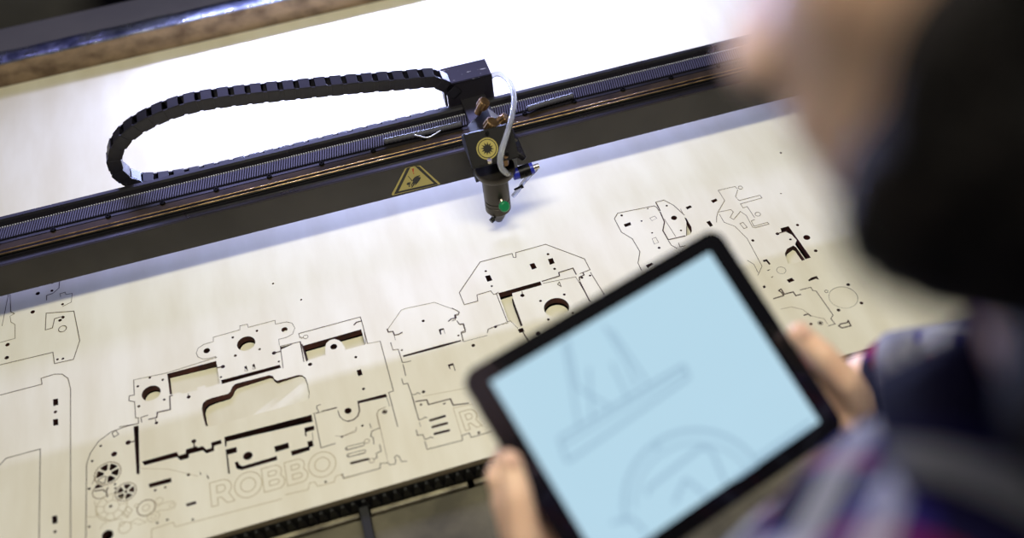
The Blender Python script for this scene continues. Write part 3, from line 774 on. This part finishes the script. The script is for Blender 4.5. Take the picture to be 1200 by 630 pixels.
# mirror housing: tilted block
bmx = Matrix.Translation(Vector(((xl+xr)/2+.002, 1.008, .124))) @ Matrix.Rotation(math.radians(-38), 4, 'Y')
bm = bmesh.new(); box(bm, -.017, .017, -.016, .016, -.023, .023, .0015, bmx); obj('mirror_housing', bm, M['black'], head)
bmx2 = Matrix.Translation(Vector(((xl+xr)/2+.014, 1.002, .118))) @ Matrix.Rotation(math.radians(-38), 4, 'Y')
bm = bmesh.new(); box(bm, -.004, .003, -.021, .019, -.031, .031, .001, bmx2); obj('mirror_plate', bm, M['black'], head)
# lens block holding the label on its slanted face
TCx = TC.x+.0025
cL = atY(571, 174, TC.y-.006); nL = Vector((0,-.77,.64)); uL = Vector((0,.64,.77))
xl0, xl1 = atY(549, 178, TC.y-.006).x, atY(604, 165, TC.y-.006).x
bm = bmesh.new(); lo_, hi_ = cL-uL*.019, cL+uL*.022
pf = [(lo_.y, lo_.z), (hi_.y, hi_.z), (hi_.y+.004, hi_.z-.002), (1.0102, lo_.z+.012), (1.0102, lo_.z-.002), (lo_.y+.002, lo_.z-.003)]
prism(bm, pf, lambda p: Vector((xl0, p[0], p[1])), lambda p: Vector((xl1, p[0], p[1])))
bmesh.ops.bevel(bm, geom=bm.edges[:], offset=.0012, segments=2, affect='EDGES')
obj('lens_block', bm, M['block'], head)
bm = bmesh.new(); nn = [(0,-.020),(.019,.004),(.016,.010),(-.006,-.018)]
bm.free()
for i_, (ux, uy) in enumerate(((.021,-.012),(.004,.018))):
    bm = bmesh.new(); cyl(bm, cL+Vector((ux,0,0))+uL*uy, cL+Vector((ux,0,0))+uL*uy+nL*.0025, .0026, n=6); obj('socket_screw', bm, M['scr'], head)
def knob(px, py, y, d, r=.0072, l=.012):
    c = atY(px, py, y); d = Vector(d).normalized()
    bm = bmesh.new(); pr = [(.0022,-.012),(.0022,0)]
    nn = 24; c2 = c
    s, u = frame(c, d); rings = []
    for h, rr in ((0,.85),(.001,1),(l-.001,1),(l,.85)):
        rings.append([bm.verts.new(c+d*h+(s*math.cos(2*PI*i/nn)+u*math.sin(2*PI*i/nn))*r*rr*(1 if i % 2 else .9)) for i in range(nn)])
    for A, B in zip(rings, rings[1:]):
        for i in range(nn): bm.faces.new((A[i], A[(i+1)%nn], B[(i+1)%nn], B[i]))
    bm.faces.new(rings[0]); bm.faces.new(rings[-1])
    cyl(bm, c-d*.010, c+d*.0005, .0042, n=16)
    obj('brass_knob', bm, M['brass'], head)
kd = (.45, -.2, .85)
knob(563.5, 126, 1.010, kd); knob(572, 150, .995, kd, .0078, .013); knob(585, 143, 1.008, (.75,-.2,.6), .0070, .012)
# round sunburst label on the lens block front
rL = .0130
def disc(name, r, lay, m_, par, star=False):
    bm = bmesh.new(); n = 24 if star else 36
    P = [(math.cos(2*PI*i/n)*(r if not star or i % 2 else r*.55), math.sin(2*PI*i/n)*(r if not star or i % 2 else r*.55)) for i in range(n)]
    prism(bm, P, lambda p: cL+Vector((p[0],0,0))+uL*p[1]-nL*.0002, lambda p: cL+Vector((p[0],0,0))+uL*p[1]+nL*(.0003+lay*.0002))
    return obj(name, bm, m_, par)
ld = disc('laser_label', rL, 0, M['yellow'], head)
disc('label_ring', rL*.88, 1, M['lblack'], ld); disc('label_field', rL*.80, 2, M['yellow'], ld); disc('sunburst', rL*.62, 3, M['lblack'], ld, True)
# tube
bm = bmesh.new(); lathe(bm, (TCx+.002, TC.y, 0), (0,0,1), [(.0235,.0880),(.0245,.0895),(.0245,.0965),(.0235,.0980)], 40); obj('tube_flange', bm, M['gun'], head, sharp=40)
bm = bmesh.new(); lathe(bm, (TCx, TC.y, 0), (0,0,1), [(.0150,.0275),(.0163,.0285),(.0163,.0390),(.0157,.0393),(.0157,.0405),(.0163,.0408),(.0163,.0455),(.0155,.0458),(.0155,.0470),(.0163,.0473),(.0163,.0880)], 44); obj('lens_tube', bm, M['gun'], head, sharp=40)
bm = bmesh.new(); lathe(bm, (TCx-.001, TC.y, 0), (0,0,1), [(.0022,.0055),(.0048,.0068),(.0088,.0150),(.0105,.0200),(.0145,.0276)], 36); obj('nozzle', bm, M['gun'], head, sharp=40)
bm = bmesh.new(); c0 = atY(580.5, 254, TC.y-.012); cyl(bm, c0, c0+Vector((-.0030,-.0015,-.001)), .0016, n=12); cyl(bm, c0+Vector((-.0030,-.0015,-.001)), c0+Vector((-.0070,-.0035,-.002)), .0034, n=16); obj('set_screw', bm, M['scr'], head)
g1 = atY(590.5, 242, TC.y-.024); g0 = g1+Vector((-.001,.0085,.004))
bm = bmesh.new(); cyl(bm, g0, g1, .0032, n=16); obj('valve_stem', bm, M['gold'], head)
bm = bmesh.new(); lathe(bm, g1+Vector((0,.002,0)), (.1,-.9,.35), [(.0045,0),(.0066,.001),(.0068,.005),(.0052,.0068)], 22); obj('green_cap', bm, M['green'], head, sharp=40)
q = atY(574, 190, TC.y-.018); bm = bmesh.new(); cyl(bm, q, q+Vector((0,0,.004)), .0030, n=16); obj('flange_screw', bm, M['gold'], head)
bm = bmesh.new(); q = atY(592, 188, TC.y-.014); cyl(bm, q+Vector((0,0,-.006)), q+Vector((0,0,.003)), .0042, n=6); cyl(bm, q+Vector((0,0,.003)), q+Vector((.002,-.001,.009)), .0028, n=12); obj('hose_barb', bm, M['brass'], head)
# push-in air fitting to the right of the tube
yF = TC.y-.006
f0 = atY(601, 204.5, yF); f1 = atY(608, 202.5, yF); f2 = atY(621, 198, yF); f3 = atY(625, 196.5, yF); f4 = atY(631.5, 194, yF)
bm = bmesh.new(); cyl(bm, f0, f1, .0072, n=24); obj('blue_collar', bm, M['blue'], head, sharp=40)
bm = bmesh.new(); cyl(bm, f1, f2, .0080, n=24); c = (f1+f2)/2; cyl(bm, c, c+Vector((0,-.009,.003)), .0025, n=12); obj('air_fitting', bm, M['scr'], head, sharp=40)
bm = bmesh.new(); cyl(bm, f2, f3, .0072, n=24); obj('blue_collar', bm, M['blue'], head, sharp=40)
bm = bmesh.new(); cyl(bm, f3, f4, .0034, n=16); obj('fitting_tip', bm, M['gold'], head, sharp=40)
s0 = atY(603, 222, yF); bm = bmesh.new(); cyl(bm, s0, atY(611, 218.5, yF-.004), .0014, n=10); cyl(bm, atY(610, 219, yF-.004), atY(613, 217.5, yF-.004), .0026, n=14); obj('side_screw', bm, M['scr'], head)
rebase(head)
# hoses
hp = [atY(573,92,YB-.008), atY(580,87,1.115), atY(588,88,1.105), atY(596,95,1.085), atY(601,106,1.06), atY(602.5,120,1.03), atY(599,140,.995), atY(593,160,.968), atY(588,176,.952), atY(586,188,.946), atY(588,197,.948), atY(594,203,.956), f0+(f0-f1)*.1]
bm = bmesh.new(); tube(bm, catmull(hp, 8), .0036, 16)
o = obj('air_hose', bm, M['clear'], None, smooth=True); tag(o, 'clear plastic hose arching from the cable bracket down to the blue fitting', 'hose')
hp = [f4-(f4-f3)*.3, atY(627,199,yF), atY(620,206,yF+.002), atY(613,214,yF+.004), atY(607,223,yF+.005), atY(601,230,yF+.004)]
bm = bmesh.new(); tube(bm, catmull(hp, 8), .0028, 14, )
o = obj('air_hose', bm, M['clear'], None, smooth=True); tag(o, 'short whitish hose between the fitting tip and the lens tube side', 'hose')
# loose wires lying in the beam channel left and right of the head
def wire(name, pts, r, m_, label):
    cp = catmull(pts, 24 if r > .002 else 8); bm = bmesh.new(); tube(bm, cp, r, 12, [r*(1 if r < .002 or i % 3 else .8) for i in range(len(cp))]); o = obj(name, bm, m_, None, smooth=True); tag(o, label, 'cable')
def bc(px, py, z): return at(px, py, z)
wire('ribbed_sleeve', [bc(450,166,.0975), bc(490,157,.0975), bc(520,150,.0975), bc(541,145,.0985)], .0042, M['sleeve'], 'ribbed dark cable sleeve entering the left side of the laser head')
wire('ribbed_sleeve', [bc(618,128,.0985), bc(640,121,.0975), bc(672,112,.0975)], .0042, M['sleeve'], 'ribbed dark cable sleeve leaving the right side of the laser head')
wire('thin_wire', [bc(486,158,.103), bc(500,161,.106), bc(508,158,.104), bc(516,153,.103)], .0008, M['beltpale'], 'thin pale wire curling over the ribbed sleeve')

# ------------------------------------------------------------------ LED work light (out of the frame, above the rear rail)
lamp = thing('work_light', 'slim LED work light fixed above the rear rail', 'lamp', (.11, 1.610, .09))
bm = bmesh.new(); box(bm, -.31, .55, 1.602, 1.620, .110, .132, .001); obj('lamp_housing', bm, M['mach'], lamp)
bm = bmesh.new(); box(bm, -.29, .53, 1.5990, 1.6018, .118, .126); obj('diffuser', bm, emis('led', (.75,.82,1,1), 4), lamp)
for xx in (.12, .42):
    bm = bmesh.new(); box(bm, xx, xx+.012, 1.605, 1.616, .031, .110, .001); obj('lamp_bracket', bm, M['mach'], lamp)
rebase(lamp)
def area(name, loc, target, sx, sy, power, col, spread=180):
    l = bpy.data.lights.new(name, 'AREA'); l.shape = 'RECTANGLE'; l.size = sx; l.size_y = sy; l.energy = power; l.color = col; l.spread = math.radians(spread)
    o = bpy.data.objects.new(name, l); C.objects.link(o); o.location = loc
    d = (Vector(target)-Vector(loc)).normalized()
    o.rotation_euler = d.to_track_quat('-Z', 'Y').to_euler()
    return o
LED, WARM, BACKB = 21.5, 21.5, 36
area('led_light', (.17, 1.5960, .122), (.17, 1.2, .30), .70, .004, LED, (.48,.55,1.0))
area('ceiling_light', (.10, .53, 1.60), (.12, .85, 0), 1.0, .20, WARM, (1.0,.985,.80))
area('blue_back_fill', (-.2, 3.4, 2.6), (.1, 1.1, 0), 2.2, .9, BACKB, (.46,.46,1.0))  # unseen bluish fill, added for violet reflections on the top faces
w = bpy.data.worlds.new('world'); bpy.context.scene.world = w; w.use_nodes = True
w.node_tree.nodes['Background'].inputs[0].default_value = (.55,.60,.85,1); w.node_tree.nodes['Background'].inputs[1].default_value = .05

bm = bmesh.new(); box(bm, -3, 3, -2.5, 5, -.85, -.80); o = obj('floor', bm, M['floor']); o['kind'] = 'structure'
M['wall'] = mat('painted_wall', srgb(120,122,128), .8, col2=srgb(110,112,118), scale=3)
for nm, b6 in (('wall_back', (-3,3,5,5.1,-.8,2.6)), ('wall_left', (-3.1,-3,-2.5,5.1,-.8,2.6)), ('wall_right', (3,3.1,-2.5,5.1,-.8,2.6))):
    bm = bmesh.new(); box(bm, *b6); o = obj(nm, bm, M['wall']); o['kind'] = 'structure'

# ------------------------------------------------------------------ tablet
TO = Vector((.1762, .4234, .3484))
tm = Matrix(((.95373,-.26739,.13748),(.30021,.8219,-.4841),(.01645,.50298,.86414)))
TU, TV, TWn = tm.col[0].normalized(), tm.col[1].normalized(), tm.col[2].normalized()
def TB(u, v, w_=0): return TO+TU*u+TV*v+TWn*w_
def tpx(px, py):
    d = ray(px, py); t = (TO-CAM).dot(TWn)/d.dot(TWn); p = CAM+d*t-TO; return p.dot(TU), p.dot(TV)
tab = thing('tablet_computer', 'black-framed tablet showing a pale blue technical drawing, held over the plywood', 'tablet', TO)
def rrect(hw, hh, r, n=8):
    o = []
    for cx, cy, a in ((hw-r,hh-r,0),(-hw+r,hh-r,90),(-hw+r,-hh+r,180),(hw-r,-hh+r,270)):
        for i in range(n+1): t = math.radians(a+90*i/n); o.append((cx+r*math.cos(t), cy+r*math.sin(t)))
    return o
HW, HH = .1155, .0885
bm = bmesh.new(); prism(bm, rrect(HW, HH, .012), lambda p: TB(p[0], p[1], .0), lambda p: TB(p[0], p[1], -.002)); obj('bezel', bm, M['tabk'], tab)
bm = bmesh.new(); R1, R2, R3 = rrect(HW, HH, .012), rrect(HW-.001, HH-.001, .011), rrect(HW-.008, HH-.008, .008)
rings = [[bm.verts.new(TB(p[0], p[1], z)) for p in R] for R, z in ((R1,-.0021),(R1,-.005),(R2,-.007),(R3,-.009))]
for A, B in zip(rings, rings[1:]):
    for i in range(len(A)): bm.faces.new((A[i], A[(i+1)%len(A)], B[(i+1)%len(A)], B[i]))
bm.faces.new(rings[0]); bm.faces.new(rings[-1]); obj('back_shell', bm, M['tabk'], tab)
bm = bmesh.new(); prism(bm, [(-.0985,-.074),(.0985,-.074),(.0985,.074),(-.0985,.074)], lambda p: TB(p[0], p[1], -.0005), lambda p: TB(p[0], p[1], .0002)); scn = obj('screen', bm, M['screen'], tab)
bm = bmesh.new(); prism(bm, [(.1068+.005*math.cos(2*PI*i/24), .0+.005*math.sin(2*PI*i/24)) for i in range(24)], lambda p: TB(p[0], p[1], -.0003), lambda p: TB(p[0], p[1], .0004)); obj('home_button', bm, M['scr'], tab)
bm = bmesh.new()
def dl(pts, w_=.0011, closed=False):
    w_ *= 1.9
    P = [tpx(540+x/1.702, 260+y/1.702) for x, y in pts]
    P = [(max(-.098, min(.098, a)), max(-.0735, min(.0735, b))) for a, b in P]
    if closed: P.append(P[0])
    for a, b in zip(P, P[1:]):
        a, b = Vector(a), Vector(b)
        if (b-a).length < 1e-5: continue
        d = (b-a).normalized(); n = Vector((-d.y, d.x))*w_/2
        bm.faces.new([bm.verts.new(TB(q.x, q.y, .00035)) for q in (a+n, a-n, b-n, b+n)])
dl([(205,240),(222,330),(235,410)]); dl([(212,232),(232,330),(300,370)]); dl([(285,205),(330,280),(350,330)]); dl([(300,215),(372,320)]); dl([(255,290),(262,392)]); dl([(300,280),(335,355)])
dl([(195,432),(212,478),(455,310),(445,285)], .0013, True); dl([(205,445),(450,295)], .0009)
arcp = [(470+145*math.cos(math.radians(a)), 560-145*math.sin(math.radians(a))) for a in range(-20, 200, 8)]; dl(arcp, .0014)
arcp = [(470+125*math.cos(math.radians(a)), 565-125*math.sin(math.radians(a))) for a in range(-10, 190, 8)]; dl(arcp, .0009)
dl([(370,545),(375,530),(480,448),(500,455),(540,540)], .0014); dl([(425,560),(448,512),(500,560)], .0014); dl([(385,450),(395,440)], .002); dl([(590,470),(700,395)], .0012); dl([(600,485),(700,415)], .0009); dl([(300,600),(340,590),(370,620)], .0013)
o = obj('screen_drawing', bm, M['draw'], scn)
rebase(tab)
bpy.context.view_layer.update()
o.matrix_parent_inverse = scn.matrix_world.inverted() if False else Matrix.Identity(4)

# ------------------------------------------------------------------ person
HC = CAM+ray(1254, -140).normalized()*.365
hF = (RW @ Vector((-.78, .22, .58))).normalized(); hU0 = RW @ Vector((.06, -1, .1)); hR = hF.cross(hU0).normalized(); hU = hR.cross(hF).normalized()
hM = Matrix((hR, hF, hU)).transposed()
def hp_(v): return HC+hM @ Vector(v)
def g(d, c, s):
    c = Vector(c).normalized(); return math.exp(-((d-c).length**2)/(s*s))
def head_r(d):
    """distance of the skull surface from the head centre along d (right, forward, up)"""
    x, y, z = d
    a, b, c = .074, .096 if y < 0 else .092, .118
    r = 1/math.sqrt((x/a)**2+(y/b)**2+(z/c)**2)
    if z < 0: r *= 1-.16*min(1, abs(x)*1.2)*min(1, -z*1.3)        # jaw narrows
    if z < -.3 and y < 0: r *= 1+.35*(z+.3)*(-y)*1.4              # nape
    r += .010*g(d, (0,.62,-.78), .28)                             # chin
    r += .006*(g(d,(.62,.55,-.35),.25)+g(d,(-.62,.55,-.35),.25))  # cheek bones
    r += .016*g(d, (0,.97,-.22), .13)+.011*g(d, (0,.98,-.08), .10)+.006*(g(d,(.12,.95,-.27),.08)+g(d,(-.12,.95,-.27),.08))
    r -= .012*(g(d,(.33,.92,.02),.15)+g(d,(-.33,.92,.02),.15))    # eye sockets
    r += .005*g(d, (0,.95,.2), .35)
    r += .005*(g(d,(0,.86,-.47),.09)+g(d,(.1,.85,-.47),.08)+g(d,(-.1,.85,-.47),.08))+.005*g(d,(0,.80,-.57),.11)-.006*g(d,(0,.83,-.52),.05)
    return r
def head_bm(bm, off, nu=96, nv=72):
    V = []
    for j in range(1, nv):
        th = PI*j/nv
        V.append([])
        for i in range(nu):
            ph = 2*PI*i/nu; d = Vector((math.sin(th)*math.cos(ph), math.sin(th)*math.sin(ph), math.cos(th)))
            V[-1].append(bm.verts.new(hp_(d*(head_r(d)+off(d)))))
    tp = Vector((0,0,1)); bt_ = Vector((0,0,-1))
    t0 = bm.verts.new(hp_(tp*(head_r(tp)+off(tp)))); b0 = bm.verts.new(hp_(bt_*(head_r(bt_)+off(bt_))))
    for A, B in zip(V, V[1:]):
        for i in range(nu): bm.faces.new((A[i], A[(i+1)%nu], B[(i+1)%nu], B[i]))
    for i in range(nu):
        bm.faces.new((t0, V[0][(i+1)%nu], V[0][i])); bm.faces.new((b0, V[-1][i], V[-1][(i+1)%nu]))
def cap(bm, a, b, ra, rb, n=20):
    a, b = Vector(a), Vector(b); d = b-a
    cyl(bm, a, b, ra, rb, n)
    for c, r in ((a, ra), (b, rb)):
        bmesh.ops.create_icosphere(bm, subdivisions=3, radius=r*1.0, matrix=Matrix.Translation(c))
def chainc(bm, pts, rs):
    for i in range(len(pts)-1): cap(bm, pts[i], pts[i+1], rs[i], rs[i+1])
def ell(bm, c, ax, r):
    mx = Matrix.Identity(4)
    for i, v in enumerate(ax):
        for j in range(3): mx[j][i] = v[j]*r[i]
    for j in range(3): mx[j][3] = c[j]
    bmesh.ops.create_icosphere(bm, subdivisions=4, radius=1, matrix=mx)
def remesh(name, bm, vox, m_, parent, smooth_it=4):
    o = obj(name, bm, m_, parent)
    md = o.modifiers.new('r', 'REMESH'); md.mode = 'VOXEL'; md.voxel_size = vox; md.use_smooth_shade = True
    s = o.modifiers.new('s', 'SMOOTH'); s.iterations = smooth_it; s.factor = .5
    bpy.context.view_layer.update()
    me = bpy.data.meshes.new_from_object(o.evaluated_get(bpy.context.evaluated_depsgraph_get()))
    old = o.data; o.modifiers.clear(); o.data = me; bpy.data.meshes.remove(old)
    for p in me.polygons: p.use_smooth = True
    return o
bR = Vector((.87,.5,0)); bF = Vector((-.5,.87,0)); bZ = Vector((0,0,1))
NB = Vector((.255,.165,.632)); LS = NB-bR*.165+Vector((0,0,-.045)); RS = NB+bR*.165+Vector((0,0,-.045))
PEL = Vector((.25,.02,.08)); CH = Vector((.185,.150,.40)); BEL = Vector((.30,.06,.22))
# wrists and hands in tablet space
LW = TB(-.145,-.088,-.030); RWp = TB(.170,-.075,-.030)
LE = Vector((-.045,.065,.30)); RE = Vector((.49,.325,.375))
def hand(bm, s, v0, wrist):
    """s = -1 left edge, +1 right edge; v0 = height of the thumb tip along the edge"""
    e = s*HW
    U = lambda u, v, w_: TB(e+s*u, v0+v, w_)
    palm = [U(.022,-.030,-.022), U(.026,-.055,-.024), U(.028,-.078,-.026)]
    chainc(bm, [U(.008,-.024,-.026), U(.012,-.048,-.028), U(.020,-.072,-.030), wrist], [.015,.0175,.019,.024])
    chainc(bm, [U(.004,-.030,-.028), U(.008,-.062,-.030)], [.013,.014])
    # thumb: leaves the side of the palm and lies over the front bezel
    chainc(bm, [U(.026,-.070,-.018), U(.019,-.048,.000), U(.010,-.022,.0085), U(.003,.000,.0095)], [.0150,.0125,.0108,.0088])
    # four fingers curled behind the tablet
    for k, (vv, L_, r) in enumerate(((.006,.062,.0085),(-.014,.070,.0088),(-.034,.066,.0085),(-.052,.052,.0075))):
        rt = U(.007, vv-.012, -.027); a1 = U(-.008, vv, -.025); a2 = U(-.008-L_*.42, vv+.003, -.0225); a3 = U(-.008-L_*.78, vv+.004, -.0180-r*.1)
        chainc(bm, [rt, a1, a2, a3], [.0105, r*1.08, r, r*.86])
bm = bmesh.new()
head_bm(bm, lambda d: 0)
for s in (-1, 1):   # ears
    c = hp_((s*.074, -.008, -.010)); ax = [(hM @ Vector((s*.35,-.95,0))).normalized(), (hM @ Vector((0,.12,1))).normalized()]; ax.append(ax[0].cross(ax[1]))
    ell(bm, c, ax, (.018,.032,.0065))
    ell(bm, hp_((s*.075, .002, -.032)), ax, (.009,.011,.006))
neck_top = hp_((0,-.030,-.060))
chainc(bm, [NB+Vector((0,0,-.04)), NB+Vector((0,0,.01)), neck_top], [.062,.055,.052])
for k in range(9):
    t = k/8; c = PEL.lerp(CH, t/.7) if t < .7 else CH.lerp(NB+Vector((0,0,-.06)), (t-.7)/.3)
    wd = [.165,.160,.150,.148,.155,.162,.166,.150,.110][k]; dp = [.105,.10,.098,.10,.105,.11,.108,.09,.065][k]
    ell(bm, c, (bR, bF, bZ), (wd*.94, dp*.94, .075))
chainc(bm, [LS, LE, LW], [.050,.037,.024]); chainc(bm, [RS, RE, RWp], [.050,.037,.024])
hand(bm, -1, .020, LW); hand(bm, 1, -.012, RWp)
FT = [Vector((.16,.02,-.72)), Vector((.42,.10,-.72))]
for s, ft in zip((-1, 1), FT):
    hipj = PEL+bR*(s*.09)+Vector((0,0,-.05)); kn = hipj.lerp(ft, .5)+bF*.03
    chainc(bm, [hipj, kn, ft], [.078,.052,.036])
    chainc(bm, [ft, ft+bF*.12+Vector((0,0,-.035))], [.036,.028])
print('building body')
person = remesh('person', bm, .0032, M['skin'], None, 3)
tag(person, 'dark-haired person in a plaid shirt at the right, holding a tablet with both hands', 'person')
# hair, beard, brows
def smooth(a, b, x): t = max(0, min(1, (x-a)/(b-a))); return t*t*(3-2*t)
def hair_off(d):
    x, y, z = d
    line_ = .58*smooth(.05, .7, y)+(-.95)*(1-smooth(-.16, .24, y))
    k = smooth(line_-.06, line_+.10, z)
    e = smooth(.75, .95, abs(x))*smooth(-.55, -.3, z)
    return -.012+k*(.028+.012*e+.004*noise.noise(Vector((x*14, y*14, z*5))))
bm = bmesh.new(); head_bm(bm, hair_off, 128, 96)
nt_ = NB+Vector((0,0,.03))-bF*.012
chainc(bm, [hp_((0,-.045,.01)), hp_((0,-.050,-.05)), nt_], [.075,.066,.062])
for sx in (-1, 1): chainc(bm, [hp_((sx*.040,-.040,.0)), hp_((sx*.042,-.042,-.06)), nt_+bR*(sx*.030)+bF*.006], [.048,.048,.043])
o = remesh('hair', bm, .004, M['hair'], person, 2)
for v in o.data.vertices: v.co += Vector((1,1,.4)).normalized()*.003*noise.noise(Vector((v.co.x*90, v.co.y*90, v.co.z*22)))
def beard_off(d):
    x, y, z = d
    k = smooth(-.60, -.76, z-.25*max(0, abs(x)-.45)*2)*smooth(-.1, .12, y)
    lip = g(d, (0,.82,-.54), .13)
    return -.010+k*(.021+.003*noise.noise(Vector((x*22, y*22, z*22))))*(1-lip*.95)
bm = bmesh.new(); head_bm(bm, beard_off, 128, 96); obj('beard', bm, M['hair'], person, smooth=True)
for s in (-1, 1):
    bm = bmesh.new(); ec = Vector((s*.031,.0675,.002)); bmesh.ops.create_uvsphere(bm, u_segments=24, v_segments=16, radius=.0120, matrix=Matrix.Translation(hp_(ec))); e_ = obj('eye', bm, M['eye'], person, smooth=True)
    bm = bmesh.new(); bmesh.ops.create_uvsphere(bm, u_segments=20, v_segments=12, radius=.0062, matrix=Matrix.Translation(hp_(ec+Vector((0,.0078,-.002))))); obj('iris', bm, M['iris'], e_, smooth=True)
    def bp_(x, z): d = Vector((x, .9, z)).normalized(); return hp_(d*(head_r(d)+.0005))
    bm = bmesh.new(); tube(bm, [bp_(s*.14,.19), bp_(s*.30,.24), bp_(s*.50,.19)], .0035, 8, [.002,.0035,.0018]); obj('eyebrow', bm, M['hair'], person, smooth=True)
# shirt
bm = bmesh.new()
for k in range(1, 9):
    t = k/8; c = PEL.lerp(CH, t/.7) if t < .7 else CH.lerp(NB+Vector((0,0,-.06)), (t-.7)/.3)
    wd = [.165,.172,.168,.166,.172,.178,.182,.165,.122][k]; dp = [.105,.118,.114,.116,.122,.127,.122,.104,.078][k]
    ell(bm, c, (bR, bF, bZ), (wd, dp, .080))
chainc(bm, [NB+Vector((0,0,-.05)), NB+Vector((0,0,.030))], [.076,.067])
def sleeve(S, E, W_, ins):
    w2 = W_.lerp(E, ins)
    pts = [S, S.lerp(E,.35)+Vector((.003,0,-.004)), S.lerp(E,.7), E, E.lerp(w2,.35), E.lerp(w2,.7), w2]
    chainc(bm, pts, [.067,.061,.056,.053,.050,.044,.037])
sleeve(LS, LE, LW, .10); sleeve(RS, RE, RWp, .14)
chainc(bm, [NB-bR*.07+Vector((0,0,-.03)), LS], [.066,.066]); chainc(bm, [NB+bR*.07+Vector((0,0,-.03)), RS], [.066,.066])
for v in bm.verts:
    v.co += Vector((1,1,1))*.0035*noise.noise(v.co*22)
shirt = remesh('plaid_shirt', bm, .0065, M['plaid'], person, 3)
for W_, E, ins in ((LW, LE, .10), (RWp, RE, .14)):
    a = W_.lerp(E, ins-.06); b = W_.lerp(E, ins+.16)
    bm = bmesh.new(); lathe(bm, a, b-a, [(.030,0),(.0375,.001),(.0395,.015),(.0405,(b-a).length-.003),(.036,(b-a).length)], 32)
    obj('cuff', bm, M['cuff'], shirt, smooth=True)
# collar
bm = bmesh.new(); n = 40; rings = []
for i in range(n+1):
    a = math.radians(-150+300*i/n)+PI
    dv = bF*(-math.cos(a))*1.0+bR*math.sin(a)
    dv = bF*(-1)*math.cos(math.radians(-150+300*i/n))+bR*math.sin(math.radians(-150+300*i/n))
    base = NB+Vector((0,0,.020))
    rings.append([bm.verts.new(base+dv*.064+Vector((0,0,-.005))), bm.verts.new(base+dv*.062+Vector((0,0,.035))), bm.verts.new(base+dv*.068+Vector((0,0,.036))), bm.verts.new(base+dv*.094+Vector((0,0,.000))), bm.verts.new(base+dv*.088+Vector((0,0,-.004))), bm.verts.new(base+dv*.069+Vector((0,0,.025)))])
for A, B in zip(rings, rings[1:]):
    for j in range(6): bm.faces.new((A[j], A[(j+1)%6], B[(j+1)%6], B[j]))
bm.faces.new(rings[0]); bm.faces.new(rings[-1]); obj('collar', bm, M['plaid'], shirt, smooth=True)
# trousers and shoes
bm = bmesh.new(); ell(bm, PEL+Vector((0,0,-.01)), (bR, bF, bZ), (.172,.118,.12))
for s, ft in zip((-1, 1), FT):
    hipj = PEL+bR*(s*.09)+Vector((0,0,-.05)); kn = hipj.lerp(ft, .5)+bF*.03; chainc(bm, [hipj, kn, ft+Vector((0,0,.02))], [.092,.068,.058])
remesh('trousers', bm, .009, M['denim'], person, 3)
for ft in FT:
    bm = bmesh.new(); a = Vector((ft.x, ft.y, -.752)); chainc(bm, [ft+Vector((0,0,.01)), a-bF*.035+Vector((0,0,.005))], [.046,.044]); chainc(bm, [a-bF*.02, a+bF*.10, a+bF*.17+Vector((0,0,-.008))], [.044,.046,.036])
    for v in bm.verts: v.co.z = max(v.co.z, -.784)
    sh = remesh('shoe', bm, .006, M['shoe'], person, 2)
    bm = bmesh.new(); mx = [a-bF*.065, a+bF*.215]; q = []
    for i in range(28):
        t = 2*PI*i/28; q.append((math.cos(t)*.140, math.sin(t)*(.047+.006*math.cos(t))))
    prism(bm, q, lambda p: a+bF*(.072+p[0])+bR*p[1]+Vector((0,0,-.0480)), lambda p: a+bF*(.072+p[0])+bR*p[1]+Vector((0,0,-.030)))
    obj('shoe_sole', bm, M['sole'], sh)
# thumb nails
for s, v0 in ((-1,.020),(1,-.012)):
    c = TB(s*HW+s*.003, v0+.001, .0183)
    bm = bmesh.new(); ell(bm, c, (TU, TV, TWn), (.0052,.0068,.0016)); obj('thumb_nail', bm, M['nail'], person, smooth=True)
for o in bpy.data.objects:
    if o.parent is None and o.type == 'MESH' and 'label' not in o and 'kind' not in o: print('UNTAGGED', o.name)
